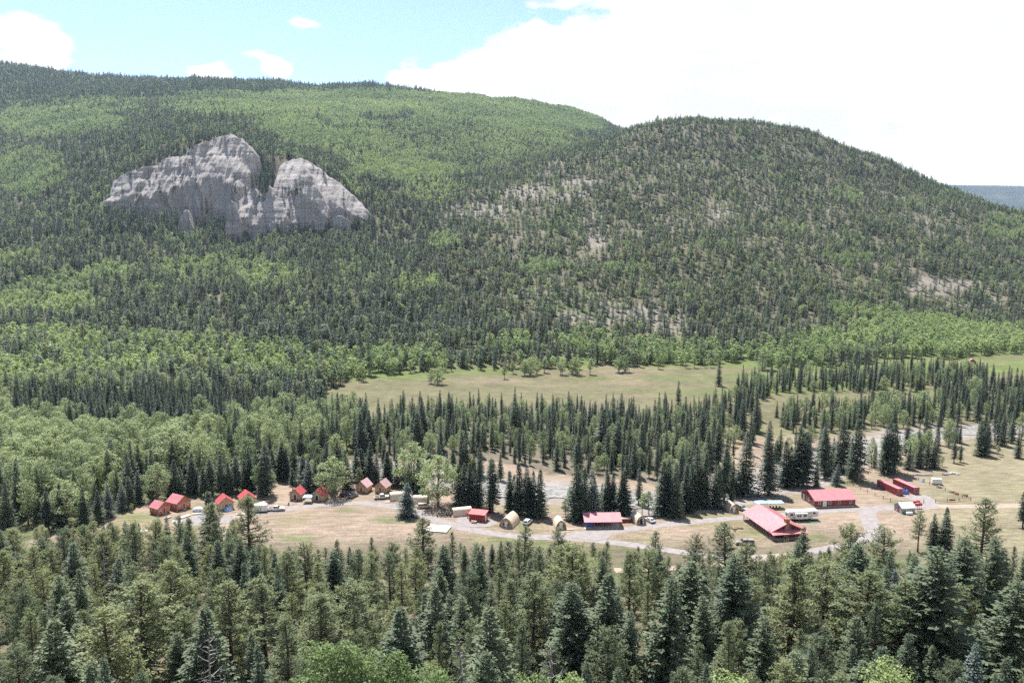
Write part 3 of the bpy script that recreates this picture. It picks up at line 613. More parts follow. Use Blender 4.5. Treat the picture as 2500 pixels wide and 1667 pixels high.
# big crowns of the left-hand grove
for bx, by, ty, w in ((441,1172,1030,1.25),(545,1185,1066,1.1),(490,1180,1062,1.0),(610,1178,1058,1.0),(700,1160,1062,.9),(770,1162,1070,.9),(820,1160,1056,.9),(330,1180,1080,1.1),(230,1160,1080,1.1),(160,1190,1100,1.2),(70,1230,1110,1.2),(20,1250,1130,1.1),(110,1255,1120,1.1),(270,1210,1090,1.1)):
    tree_px('cottonwood', bx, by, ty, zone='grove', wide=w)
# aspens and cottonwoods along the far edge of the meadow
for bx, by, ty, v in ((1067,940,895,3),(1052,938,905,2),(1232,928,895,0),(1253,917,886,0),(1281,921,884,2),(1295,920,876,3),(1311,918,884,2),(1329,914,878,0),(1369,918,876,2),(1395,916,876,3),(1411,919,872,3),(1440,917,876,0),(1512,913,874,2),(1527,912,868,3),(1608,906,876,0),(1673,903,870,1),(1695,903,874,1),(1735,902,877,0),(1720,902,880,1),(1755,900,880,2),(1867,906,852,3),(1885,905,862,2)):
    tree_px('aspen', bx, by, ty, zone='meadow edge', var=v, tint=TR.uniform(0.3, 0.8), wide=1.5)

# ---------------------------------------------------------------- woods on the valley floor
def scatter_poly(poly, spacing, keep=1.0, seed=1, ymin=225, ymax=640):
    rng = np.random.default_rng(seed); ps = [at(x, y) for x, y in poly]
    x0, x1 = min(p.x for p in ps), max(p.x for p in ps); y0, y1 = min(p.y for p in ps), max(p.y for p in ps)
    gx, gy = np.meshgrid(np.arange(x0, x1, spacing), np.arange(y0, y1, spacing))
    X = gx.ravel() + rng.uniform(-.42, .42, gx.size) * spacing; Y = gy.ravel() + rng.uniform(-.42, .42, gx.size) * spacing
    px, py, _ = proj(X, Y, X * 0); ok = in_poly(px, py, poly) & (rng.random(X.size) < keep) & (px > -60) & (px < 2560)
    ok &= seg_dist(X, Y, RIVER_L) > np.interp(X, [-140, -70], [4, 12.5])
    return X[ok], Y[ok], px[ok], py[ok], rng
EXTRA = {'spruce': [], 'cottonwood': [], 'aspen': [], 'snag': []}     # beyond the three hundred that show largest
def put(kind, x, y, h, zone, **kw): tree(kind, float(x), float(y), float(h), zone=zone, **kw)
# river belt
P_BELT = [(880,1128),(890,1060),(950,1014),(1150,1000),(1400,1004),(1600,1020),(1740,1000),(1765,1015),(1745,1080),(1790,1150),(1650,1180),(1500,1164),(1380,1154),(1270,1134),(1150,1112),(1000,1120)]
X, Y, px, py, rng = scatter_poly(P_BELT, 4.5, 1.0, 21)
for x, y, a, b in zip(X, Y, px, py):
    near = (b - 1000) / 150
    if rng.random() < 0.3 * smooth(.45, .9, near) + 0.02: continue
    u = rng.random()
    if u < 0.19 + 0.16 * near: put('cottonwood', x, y, rng.uniform(6, 11), 'belt', wide=.9)
    elif u < 0.30: put('snag', x, y, rng.uniform(6, 12), 'belt', var=0)
    else: put('spruce', x, y, rng.uniform(5, 12.0) * math.exp(rng.normal(0, .22)) * (1.0 + 0.35 * smooth(.1, .6, near)), 'belt', wide=rng.uniform(1.1, 1.9), tint=float(rng.uniform(.35, 1.0)))
# left-hand grove
P_GROVE = [(-60,1330),(-60,985),(150,960),(380,950),(560,970),(800,985),(900,1020),(885,1110),(780,1130),(700,1140),(640,1172),(520,1190),(420,1196),(300,1232),(180,1262),(60,1300)]
X, Y, px, py, rng = scatter_poly(P_GROVE, 5.9, 1.0, 33)
for x, y, a, b in zip(X, Y, px, py):
    cw = fbm(np.array([x / 60.]), np.array([y / 45.]), 401, 3)[0] + 0.25 * (a < 300) + 0.35 * (b > 1080) + 0.25 * (b < 985) - 0.12
    if abs(a - 160) < 130 and 1000 < b < 1075: cw -= 0.5
    if rng.random() < 0.22 + 0.9 * cw: put('cottonwood', x, y, rng.uniform(10, 17) * (1.2 if b > 1080 else 1), 'grove', wide=rng.uniform(.95, 1.25), tint=float(np.clip(rng.normal(.62, .25), 0, 1)))
    else: put('spruce', x, y, rng.uniform(10, 20) * (0.72 if b < 1040 and a > 560 else 1), 'grove', wide=1.25)
# right-hand woods
for poly, sp, keep, hs, pc, seed in (([(1760,1004),(1800,955),(1900,926),(2050,918),(2200,906),(2330,906),(2440,934),(2330,962),(2100,957),(1900,962),(1830,994)], 6.4, .95, (8, 16), .16, 41),
                     ([(2230,1004),(2330,964),(2560,934),(2560,1090),(2380,1100),(2330,1078),(2300,1042)], 6.6, .9, (9, 20), .2, 43),
                     ([(1880,1015),(2000,1004),(2150,990),(2250,1004),(2290,1038),(2200,1050),(2000,1062),(1930,1055)], 5.6, .9, (7, 16), .36, 45),
                     ([(1760,1015),(1850,1000),(1860,1050),(1840,1110),(1790,1120),(1745,1080)], 7.5, .9, (11, 19), .2, 47),
                     ([(1900,1090),(2000,1080),(2140,1060),(2320,1060),(2350,1095),(2240,1130),(2100,1150),(1980,1150),(1880,1160)], 6.2, .8, (8, 18), .35, 49)):
    X, Y, px, py, rng = scatter_poly(poly, sp, keep, seed)
    for x, y, a, b in zip(X, Y, px, py):
        if rng.random() < pc: put('cottonwood', x, y, rng.uniform(7, 14), 'right', wide=.8)
        elif rng.random() < .06: put('snag', x, y, rng.uniform(9, 14), 'right', var=0)
        else: put('spruce', x, y, rng.uniform(*hs), 'right', wide=rng.uniform(1.0, 1.5))
# ---------------------------------------------------------------- foreground wood
FG = [  # kind, tip x, tip y, distance, variant, tint
 ('pine',1030,1262,226,0,.4),('pine',905,1308,222,3,.3),('pine',1108,1298,222,3,.2),('pine',1280,1285,212,1,.5),('pine',1365,1288,222,4,.4),('pine',1390,1330,178,2,.85),('pine',1478,1322,205,3,.6),('pine',1600,1296,214,1,.4),('pine',1700,1306,214,4,.3),('pine',1775,1278,205,0,.35),
 ('pine',1830,1330,196,2,.55),('pine',2080,1284,190,2,.65),('pine',2160,1290,198,4,.5),('fir',1960,1285,206,1,.4),('fir',1945,1320,190,0,.5),('fir',2100,1325,178,2,.35),('pine',2400,1218,206,0,.45),('fir',2350,1310,170,0,.35),('fir',2440,1310,172,0,.5),
 ('fir',1625,1412,142,1,.5),('fir',1800,1355,158,0,.25),('fir',1690,1370,165,2,.7),('pine',1935,1366,160,1,.75),('pine',2012,1374,166,4,.7),('pine',2120,1400,156,2,.6),('fir',2290,1330,150,0,.4),('fir',2480,1420,140,2,.5),('fir',1480,1400,150,3,.45),
 ('fir',1205,1482,128,1,.75),('fir',1065,1425,150,3,.5),('fir',980,1480,136,1,.4),('pine',640,1412,158,1,.6),('pine',560,1425,146,0,.7),('pine',410,1375,160,0,.85),('pine',345,1425,146,2,.7),('pine',260,1480,134,0,.95),('fir',135,1515,126,1,.8),('pine',80,1335,186,0,.8),('fir',180,1320,190,1,.4),
 ('spruce',325,1278,224,1,.5),('pine',520,1230,220,0,.5),('spruce',510,1200,226,0,.4),('pine',608,1216,218,0,.6),('pine',455,1265,214,3,.45),('pine',385,1268,218,3,.5),('pine',235,1272,216,0,.8),('fir',100,1310,210,2,.5),('pine',30,1290,214,0,.7),
 ('fir',620,1340,186,3,.3),('fir',820,1318,206,3,.25),('pine',700,1345,182,0,.75),('pine',745,1322,200,4,.8),('fir',670,1345,200,1,.5),('fir',1080,1330,190,0,.3),('pine',960,1325,208,2,.5),('pine',870,1340,192,0,.4),('fir',1165,1345,186,3,.35),('pine',1225,1340,192,1,.4),
 ('pine',1540,1350,186,1,.5),('pine',1340,1335,196,3,.45),('fir',1400,1420,152,0,.45),('pine',1300,1400,164,0,.6),('pine',1250,1420,158,3,.5),('pine',860,1420,158,2,.6),('pine',785,1455,146,0,.6),('fir',500,1480,136,3,.4),('pine',700,1510,134,1,.5),('pine',2220,1420,150,0,.5)]
for k, tx, ty, Yd, v, tn in FG: tree_top(k, tx, ty, Yd, var=v % len(KIND[k]), tint=tn, zone='foreground', wide=(1.7 if (tx, ty) in ((510, 1200), (608, 1216), (1030, 1262), (1280, 1285), (1775, 1278), (1390, 1330)) else (1.62 if Yd < 172 else 1.35)))
for tx, ty, Yd, v, tn in ((760,1560,116,0,.35),(830,1545,118,1,.3),(905,1560,122,0,.45),(970,1580,120,1,.3),(1760,1625,112,2,.95),(2215,1605,116,2,.95),(1035,1610,112,2,.35),(1375,1620,108,1,.7),(600,1330,214,2,.35),(1300,1620,112,2,.5)):
    tree_top('aspen', tx, ty, Yd, var=4 + v % 2, tint=tn * .8, zone='foreground')
for tx, ty, Yd, v in ((1020,1365,196,0),(1105,1370,190,0),(500,1545,124,1),(1135,1550,128,1),(1345,1560,124,1),(530,1630,118,1),(250,1330,196,0)):
    tree_top('snag', tx, ty, Yd, var=v, zone='foreground')
rng = np.random.default_rng(77)
have = [(t['x'], t['y']) for t in TREES if t['zone'] == 'foreground']
n_try = 0
while n_try < 2600:
    n_try += 1
    Yd = 104 + 132 * rng.random() ** 0.85; X = (rng.random() * 2 - 1) * 0.70 * Yd
    if any((X - a) ** 2 + ((Yd - b) * 0.9) ** 2 < (5.3 if Yd > 150 else 6.0) ** 2 for a, b in have): continue
    h = rng.uniform(13, 22); z = float(height(X, Yd)); px, py, _ = proj(X, Yd, z + h); px = float(px); py = float(py)
    lim = np.interp(px, [0, 200, 500, 560, 640, 760, 1000, 1250, 1600, 1700, 2000, 2100, 2250, 2500], [1290, 1285, 1250, 1260, 1330, 1335, 1335, 1320, 1340, 1350, 1345, 1335, 1350, 1330])
    if Yd < 158: lim = max(lim, np.interp(Yd, [104, 130, 158], [1600, 1530, 1440]))
    if py < lim: h = h - (lim - py) * Yd / F_PX - rng.uniform(0, 2.0)
    if h < 5.5: continue
    have.append((X, Yd)); u = rng.random(); right = px > 1350
    k = 'pine' if u < (0.52 if right else 0.66) else ('fir' if u < .96 else ('spruce' if u < .98 else 'blue'))
    tree(k, X, Yd, h, zone='foreground', tint=float(rng.random()), wide=1.14)
# ---------------------------------------------------------------- link the single trees, each with its trunk and crown
LIMIT = {'spruce': 285, 'cottonwood': 285, 'snag': 200}
SPILL = {'spruce': [], 'cottonwood': [], 'snag': []}
for k, lim in LIMIT.items():
    L = [t for t in TREES if t['kind'] == k]
    L.sort(key=lambda t: (t['zone'] in ('belt', 'right', 'grove'), -t['h'] / t['y']))
    for t in L[lim:]: t['spill'] = True; SPILL[k].append(t)
ORD = ['first', 'second', 'third', 'fourth', 'fifth', 'sixth', 'seventh', 'eighth', 'ninth', 'tenth', 'eleventh', 'twelfth', 'thirteenth', 'fourteenth', 'fifteenth', 'sixteenth', 'seventeenth', 'eighteenth', 'nineteenth', 'twentieth']
def ordw(i):
    if i < 20: return ORD[i]
    t, u = divmod(i + 1, 10); tens = {2: 'twenty', 3: 'thirty', 4: 'forty', 5: 'fifty', 6: 'sixty', 7: 'seventy', 8: 'eighty', 9: 'ninety'}.get(t, '%d' % t)
    return (tens[:-1] + 'ieth') if u == 0 else tens + '-' + ORD[u - 1]
LOOK = {'pine': ('dark green tufted pine', 'yellow-green tufted pine'), 'fir': ('dark green bushy fir', 'grey-green bushy fir'), 'spruce': ('dark spire-shaped spruce', 'grey-green spire-shaped spruce'), 'blue': ('small blue-green spruce', 'silvery blue spruce'),
        'cottonwood': ('leafy green cottonwood', 'pale green cottonwood'), 'aspen': ('fresh green aspen', 'light green aspen'), 'snag': ('grey dead tree', 'grey dead tree')}
LAND = [(40, 'the left picture edge'),(150,'the far-left wood'),(260,'the grassy bank'),(390,'the leftmost orange cabin'),(440,'the larger orange cabin'),(500,'the small tent'),(550,'the half-hidden red-roofed cabin'),(605,'the pine-hidden cabin'),(665,'the white pickup'),(727,'the leftmost plank cabin'),(752,'the leftmost blue canopy'),(785,'the right plank cabin'),(845,'the dark cars'),(890,'the left pale-roofed cabin'),(936,'the right pale-roofed cabin'),
        (965,'the green-rimmed shelter'),(1030,'the beige minivan'),(1128,'the open-ended arched shelter'),(1168,'the small red shed'),(1248,'the largest arched pod'),(1288,'the small white car'),(1368,'the side-deck pod'),(1467,'the red-roofed pavilion'),(1556,'the open-door pod'),(1587,'the silver sedan'),(1690,'the road bend'),(1783,'the lodge-side pod'),(1830,'the grey pickup'),(1890,'the red-roofed lodge'),(1957,'the white camper trailer'),(2015,'the long red building'),(2100,'the road fork'),(2172,'the left red container'),(2212,'the right red container'),(2286,'the white cargo trailer'),(2350,'the log pile'),(2430,'the right-hand dry field')]
vis = [t for t in TREES if not t.get('spill')]
for t in vis:
    a, b, _ = proj(t['x'], t['y'], t['z'] + t['h'] * 0.85); t['px'], t['py'] = float(a), float(b)
    t['land'] = min(LAND, key=lambda q: abs(q[0] - t['px']))[1]
fg = [t for t in vis if t['zone'] == 'foreground']
rows = [('farthest', 205, 999), ('second', 180, 205), ('third', 155, 180), ('fourth', 130, 155), ('nearest', 0, 130)]
labels = {}
for rn, a, b in rows:
    for kk in LOOK:
        L = sorted([t for t in fg if a <= t['y'] < b and t['kind'] == kk], key=lambda t: t['px'])
        for i, t in enumerate(L):
            t['grp'] = 'trees of the foreground wood'
        bins = {}
        for t in L: bins.setdefault(t['land'], []).append(t)
        for ld, B in bins.items():
            for i, t in enumerate(B): t['lab'] = '%s%s below %s, %s foreground row' % (LOOK[kk][int(t['tint'] > .6)], '' if len(B) == 1 else ', %s from left' % ordw(i), ld, rn)
for zone, ph, gp in (('camp', 'in camp near %s', 'trees standing round the camp'), ('grove', 'at %s of grove above %s', 'trees of the left-hand grove'), ('belt', 'at %s of river wood behind %s', 'trees of the river wood'),
                     ('right', 'at %s of wood beyond %s', 'trees of the right-hand wood'), ('meadow edge', 'at the far edge of the green meadow', 'trees along the far edge of the meadow')):
    from collections import defaultdict
    bins = defaultdict(list)
    for t in vis:
        if t['zone'] == zone: bins[(t['kind'], t['land'], ('back' if t['y'] > 430 else 'middle' if t['y'] > 360 else 'front'))].append(t)
    for (kk, ld, rw), L in bins.items():
        L.sort(key=lambda t: (t['px']))
        for i, t in enumerate(L):
            t['grp'] = gp; look = LOOK[kk][int(t['tint'] > .6)]
            if zone == 'meadow edge': continue
            base = '%s %s' % (look, ph % (ld if zone == 'camp' else (rw, ld)))
            if zone == 'camp': L = [q for r2 in ('front', 'middle', 'back') for q in bins.get((kk, ld, r2), [])]; i = L.index(t)
            t['lab'] = base + ('' if len(L) == 1 else ', %s from left' % ordw(i))
L = sorted([t for t in vis if t['zone'] == 'meadow edge'], key=lambda t: t['px'])
for i, t in enumerate(L): t['lab'] = 'rounded aspen at the far edge of the green meadow, %s from the left' % ordw(i)
# one-of-a-kind trees keep a description of their own
for (bx, by), lab in {(994,1262): 'broad blue spruce standing alone in the field bend before the minivan', (754,1203): 'tall blue spruce between the two red-roofed plank cabins', (1755,943): 'tall dark spruce standing alone in the far meadow', (1798,961): 'short blue spruce standing alone in the far meadow',
                      (441,1172): 'largest pale cottonwood with a wide dome above the orange cabins', (2240,1350): 'open pine with visible trunk before the grey-roofed shed', (2304,1353): 'narrow dark spruce right of two pines before the grey-roofed shed', (2278,1352): 'slim fir between a pine and a narrow spruce before the grey-roofed shed', (1876,1206): 'broad tall spruce left of the long red building'}.items():
    p = at(bx, by); t = min(vis, key=lambda q: (q['x'] - p.x) ** 2 + (q['y'] - p.y) ** 2); t['lab'] = lab
for t in vis:
    nm, cat = NAMES[t['kind']]
    e = bpy.data.objects.new(nm, None); COL.objects.link(e); e.empty_display_size = 0.5
    e.location = (t['x'], t['y'], t['z'] - 0.1); e.rotation_euler = (TR.gauss(0, .022), TR.gauss(0, .022), t['rz']); e.scale = (t['w'], t['w'], t['s'])
    tag(e, t['lab'], cat, t['grp'])
    o = link('trunk', t['T'], e); c = link('crown', t['C'], e); c['tint'] = float(t['tint'])
print('single trees', len(vis), {k: sum(t['kind'] == k for t in vis) for k in KIND}, 'spill', {k: len(v) for k, v in SPILL.items()})

# ---------------------------------------------------------------- forests: point clouds of trees too many to count
def source_collection(name, models, merge=True):
    c = bpy.data.collections.new(name)
    for i, (T, Cm, H) in enumerate(models):
        me = bpy.data.meshes.new('%s_%02d' % (name, i)); nT, nC = len(T.vertices), len(Cm.vertices)
        bm = bmesh.new(); bm.from_mesh(T); bm.from_mesh(Cm); bm.to_mesh(me); bm.free()
        me.materials.append(T.materials[0]); me.materials.append(Cm.materials[0])
        mi = np.zeros(len(me.polygons), np.int32); mi[len(T.polygons):] = 1; me.polygons.foreach_set('material_index', mi)
        o = bpy.data.objects.new('%s_%02d' % (name, i), me); c.objects.link(o)
    return c
def forest(name, label, cat, pts, scl, rot, idx, tint, models, wid=1.0):
    n = len(pts); me = bpy.data.meshes.new(name); me.vertices.add(n); me.vertices.foreach_set('co', np.asarray(pts, np.float32).ravel())
    for an, ty, dat in (('scl', 'FLOAT', scl), ('rot', 'FLOAT', rot), ('tint', 'FLOAT', tint), ('wid', 'FLOAT', scl * wid * RNG.uniform(.85, 1.2, n))):
        me.attributes.new(an, ty, 'POINT').data.foreach_set('value', np.asarray(dat, np.float32))
    me.attributes.new('idx', 'INT', 'POINT').data.foreach_set('value', np.asarray(idx, np.int32))
    o = link(name, me); tag(o, label, cat, kind='stuff')
    src = source_collection(name + '_model', models)
    ng = bpy.data.node_groups.new(name + '_scatter', 'GeometryNodeTree')
    ng.interface.new_socket('Geometry', in_out='INPUT', socket_type='NodeSocketGeometry'); ng.interface.new_socket('Geometry', in_out='OUTPUT', socket_type='NodeSocketGeometry')
    n_ = ng.nodes; gi, go = n_.new('NodeGroupInput'), n_.new('NodeGroupOutput'); iop = n_.new('GeometryNodeInstanceOnPoints'); ci = n_.new('GeometryNodeCollectionInfo')
    ci.inputs['Collection'].default_value = src; ci.inputs['Separate Children'].default_value = True; ci.inputs['Reset Children'].default_value = True
    iop.inputs['Pick Instance'].default_value = True
    def na(nm, ty): x = n_.new('GeometryNodeInputNamedAttribute'); x.data_type = ty; x.inputs['Name'].default_value = nm; return x.outputs['Attribute']
    cr, cs = n_.new('ShaderNodeCombineXYZ'), n_.new('ShaderNodeCombineXYZ'); L = ng.links.new
    L(na('rot', 'FLOAT'), cr.inputs['Z']); w = na('wid', 'FLOAT'); L(w, cs.inputs['X']); L(w, cs.inputs['Y']); L(na('scl', 'FLOAT'), cs.inputs['Z'])
    L(gi.outputs[0], iop.inputs['Points']); L(ci.outputs[0], iop.inputs['Instance']); L(na('idx', 'INT'), iop.inputs['Instance Index']); L(cr.outputs[0], iop.inputs['Rotation']); L(cs.outputs[0], iop.inputs['Scale']); L(iop.outputs[0], go.inputs[0])
    md = o.modifiers.new('scatter', 'NODES'); md.node_group = ng
    return o
rng = np.random.default_rng(5)
cell = 5.2
gx, gy = np.meshgrid(np.arange(-2100, 2100, cell), np.arange(455, 2960, cell))
X = gx.ravel() + rng.uniform(-1.0, 1.0, gx.size) * cell; Y = gy.ravel() + rng.uniform(-1.0, 1.0, gx.size) * cell
ok = np.abs(X) < 0.66 * Y; X, Y = X[ok], Y[ok]
Z = height(X, Y); px, py, dep = proj(X, Y, Z)
ok = (px > -40) & (px < 2540); X, Y, Z, px, py, dep = (q[ok] for q in (X, Y, Z, px, py, dep))
# keep what the crest does not hide: running highest sight line over each picture column
cols = np.arange(-60, 2580, 10.); yy = np.arange(470, 3000, 10.)
CXg, CYg = np.meshgrid(cols, yy); Xg = (CXg - CX) / F_PX * CYg * 1.0; Hg = height(Xg, CYg); sl_ = (Hg - CAM_H) / CYg
_, gpyy, _ = proj(Xg, CYg, Hg); run = np.maximum.accumulate(sl_, axis=0)
ic = np.clip(((px - cols[0]) / 10).astype(int), 0, len(cols) - 1); iy = np.clip(((Y - 25 - yy[0]) / 10).astype(int), 0, len(yy) - 1)
seen = (Z + 20 - CAM_H) / Y > run[iy, ic] - 0.002
hillf = smooth(0.8, 4.0, Z)
big = fbm(X / 130., Y / 130., 501, 4); mid = fbm(X / 38., Y / 38., 503, 3)
# aspen stands (picture positions of their ground), edges broken by noise
ASP = [(120,300,170,30,.85),(70,420,90,45,.75),(250,265,120,18,.6),(560,262,150,26,.75),(850,258,330,26,.92),(1120,262,160,30,.8),(1150,335,230,45,.55),(1330,290,150,34,.85),(840,345,170,24,.85),(1000,420,140,22,.95),(760,300,150,22,.8),(1060,470,70,40,.6),(930,385,120,18,.8),(1250,250,120,14,.6),
       (442,572,60,26,.7),(150,700,70,26,.7),(276,676,60,20,.7),(178,755,80,32,.8),(520,668,140,34,.55),(668,690,80,30,.6),(38,745,60,25,.8),(120,840,140,30,.75),(300,880,260,50,.6),(700,900,250,45,.65),(950,900,130,40,.55),(80,930,160,50,.6),(560,860,120,30,.4),
       (1080,600,40,20,.6),(1320,660,70,16,.6),(1540,665,60,10,.6),(1240,850,70,24,.6),(1420,845,90,26,.55),(1560,870,110,28,.6),(1700,880,120,24,.5),(1880,880,120,26,.6),(2050,850,130,30,.7),(2230,815,150,32,.92),(2330,850,150,40,.92),(2480,860,90,50,.8),(2110,770,90,20,.5),(2080,640,50,18,.4),(2060,480,40,18,.5),(2250,500,60,16,.3),(2460,560,60,30,.5),(1960,560,50,14,.3),(1020,700,60,20,.35)]
pa = np.full(X.shape, 0.045) + 0.05 * (px < 900)
for cx_, cy_, rx, ry, w in ASP:
    d = ((px - cx_) / rx) ** 2 + ((py - cy_) / (ry * (1.3 if cy_ < 450 else 1.0))) ** 2
    pa = np.maximum(pa, min(1, w * 1.08) * smooth(1.35, 0.75, d + 0.6 * mid + 0.25 * big))
pa = pa + 0.25 * smooth(0.25, 0.6, big + .3 * mid) * (px < 1000) * (py > 430)
# openings: cliffs, bare tuff slopes
OPEN = [(1330,470,120,18,.45),(1420,448,60,10,.9),(1180,520,90,30,.5),(1250,500,150,25,.4),(1300,560,160,40,.35),(1300,730,160,18,.35),(1500,770,140,35,.6),(1620,800,60,30,.6),(900,720,60,14,.5),(2300,700,90,26,.8),(2250,720,50,20,.8),(520,735,20,8,.9),(1560,745,80,20,.6),(2260,560,60,30,.35),(950,700,40,10,.6),(1450,600,50,60,.35),(1760,520,40,30,.4)]
po = np.full(X.shape, 0.08) + 0.06 * (px > 1050) * (Y < 1500)
for cx_, cy_, rx, ry, w in OPEN:
    d = ((px - cx_) / rx) ** 2 + ((py - cy_) / ry) ** 2
    po = np.maximum(po, w * smooth(1.6, 0.5, d + 0.6 * mid))
CLIFF_POLY = [(262,462),(300,420),(380,385),(440,370),(470,345),(540,318),(600,345),(645,375),(690,372),(740,385),(800,430),(850,455),(905,500),(895,525),(800,535),(640,548),(600,560),(560,560),(545,545),(470,525),(400,500),(300,485)]
incliff = in_poly(px, py, CLIFF_POLY) & in_poly(px, py - 16, CLIFF_POLY) & (Y > 1100) & (Y < 1500)
po = np.where(incliff, 0.97, po)
edge = smooth(490, 640, Y)
u = rng.random(X.size)
inmeadow = (hillf < 0.3)
# the woods' lower edge creeps on to the flat left of the meadow
left_flat = (Y > 455) & inmeadow & (py < 992) & (px < 800 + 70 * mid + 60 * (py < 930))
keep = seen & (u > po) & (~inmeadow | left_flat | ((px > 1900) & (Z > .4)))
dens = np.interp(Y, [500, 900, 1500, 2200, 3000], [0.72, 0.80, 0.74, 0.62, 0.5]) * (1.06 + 0.1 * (1 - smooth(1100, 1300, px)))
isasp0 = rng.random(X.size) < pa
keep &= (rng.random(X.size) < np.where(isasp0, np.minimum(1, dens * 1.45), dens * (1.0 + 0.55 * mid + 0.25 * big)))
X, Y, Z, px, py, big, mid, isasp = (q[keep] for q in (X, Y, Z, px, py, big, mid, isasp0))
n = len(X); u = rng.random(n)
dead_p = 0.045 + 0.22 * np.exp(-(((px - 1300) / 280) ** 2 + ((py - 540) / 90) ** 2)) + 0.09 * np.exp(-(((px - 900) / 300) ** 2 + ((py - 640) / 90) ** 2)) + 0.05 * np.exp(-(((px - 500) / 300) ** 2 + ((py - 850) / 60) ** 2))
isdead = (~isasp) & (u < dead_p); iscon = ~isasp & ~isdead
hscale = np.interp(Y, [500, 900, 1700, 2800], [1.02, 0.94, 0.86, 1.05])
pts = np.stack([X, Y, Z - 0.3], 1); rot = rng.random(n) * 6.28
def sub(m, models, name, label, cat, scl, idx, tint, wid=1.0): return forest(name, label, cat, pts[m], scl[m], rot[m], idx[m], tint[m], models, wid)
dry = smooth(1000, 1250, px)
idx = np.where(rng.random(n) < 0.30 + 0.45 * dry * (py < 760), rng.choice([2, 4, 4, 5], n), rng.choice([0, 1, 3, 0], n))
scl = hscale * rng.uniform(0.42, 1.0, n) * np.where(rng.random(n) < .18, 1.3, 1.0) * (1 + .18 * mid) * (1 - 0.15 * dry)
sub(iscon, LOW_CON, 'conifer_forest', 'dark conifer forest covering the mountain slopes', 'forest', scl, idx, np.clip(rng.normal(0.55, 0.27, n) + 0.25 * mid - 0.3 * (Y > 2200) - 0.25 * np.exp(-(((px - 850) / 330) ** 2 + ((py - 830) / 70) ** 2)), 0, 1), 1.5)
aidx = rng.choice([0, 1, 2], n); ascl = hscale * rng.uniform(0.62, 1.05, n)
sub(isasp, LOW_ASP, 'aspen_forest', 'light green aspen stands spread over the mountain slopes', 'forest', ascl, aidx, np.clip(0.58 + 0.45 * big + rng.normal(0, 0.2, n), 0, 1), 1.4)
sub(isdead, LOW_DEAD, 'dead_tree_stand', 'grey standing dead trees scattered over the mountain slopes', 'dead trees', hscale * rng.uniform(.5, 1.0, n), rng.choice([0, 1], n), np.full(n, .5))
print('forest', n, iscon.sum(), isasp.sum(), isdead.sum())
for k, nm, lab, cat in (('spruce', 'spruce_wood', 'remaining small spruces of the valley woods behind the camp', 'forest'), ('cottonwood', 'cottonwood_wood', 'remaining small cottonwoods of the valley woods behind the camp', 'forest')):
    L = SPILL[k]
    if not L: continue
    mods = KIND[k]; ids = [[m[1] for m in mods].index(t['C']) for t in L]
    forest(nm, lab, cat, np.array([(t['x'], t['y'], t['z'] - .1) for t in L]), np.array([t['s'] for t in L]), np.array([t['rz'] for t in L]), np.array(ids), np.array([t['tint'] for t in L]), mods)
# ---------------------------------------------------------------- the pale tuff cliffs in the left-hand slope
def rock_mat():
    m, n, l = new_mat('tuff_rock')
    out = n.new('ShaderNodeOutputMaterial'); b = n.new('ShaderNodeBsdfPrincipled'); l.new(b.outputs[0], out.inputs[0]); b.inputs['Roughness'].default_value = 0.95; b.inputs['Specular IOR Level'].default_value = 0.1
    t = n.new('ShaderNodeTexCoord')
    def noise(scale, stretch, detail=6, rough=0.6):
        mp = n.new('ShaderNodeMapping'); mp.inputs['Scale'].default_value = stretch; l.new(t.outputs['Object'], mp.inputs[0])
        z = n.new('ShaderNodeTexNoise'); z.inputs['Scale'].default_value = scale; z.inputs['Detail'].default_value = detail; z.inputs['Roughness'].default_value = rough; l.new(mp.outputs[0], z.inputs['Vector']); return z.outputs['Fac']
    a, s, v = noise(0.03, (1, 1, 1)), noise(0.05, (0.35, 0.35, 2.6)), noise(0.10, (2.2, 2.2, 0.14))
    rp = n.new('ShaderNodeValToRGB'); e = rp.color_ramp.elements; e[0].position = 0.32; e[0].color = (0.205, 0.186, 0.176, 1); e[1].position = 0.66; e[1].color = (0.375, 0.348, 0.328, 1)
    k = e.new(0.48); k.color = (0.30, 0.276, 0.262, 1)
    ad = n.new('ShaderNodeMath'); ad.operation = 'MULTIPLY_ADD'; l.new(s, ad.inputs[0]); ad.inputs[1].default_value = 0.6; mu = n.new('ShaderNodeMath'); mu.operation = 'MULTIPLY'; l.new(a, mu.inputs[0]); mu.inputs[1].default_value = 0.4; l.new(mu.outputs[0], ad.inputs[2])
    l.new(ad.outputs[0], rp.inputs[0])
    mr = n.new('ShaderNodeMapRange'); mr.inputs['From Min'].default_value = 0.36; mr.inputs['From Max'].default_value = 0.5; mr.inputs['To Min'].default_value = 0.74; mr.inputs['To Max'].default_value = 1.0; l.new(v, mr.inputs['Value'])
    vm = n.new('ShaderNodeVectorMath'); vm.operation = 'SCALE'; l.new(rp.outputs[0], vm.inputs[0]); l.new(mr.outputs[0], vm.inputs['Scale']); l.new(vm.outputs[0], b.inputs['Base Color'])
    f = noise(0.22, (1, 1, 2.0), 8, 0.7); bp = n.new('ShaderNodeBump'); bp.inputs['Strength'].default_value = 0.9; bp.inputs['Distance'].default_value = 2.5; l.new(f, bp.inputs['Height']); l.new(bp.outputs[0], b.inputs['Normal'])
    return m
M_ROCK = rock_mat()
LEDGE = []
def ridged(x, y, s, o=3): return 1 - np.abs(fbm(x, y, s, o))
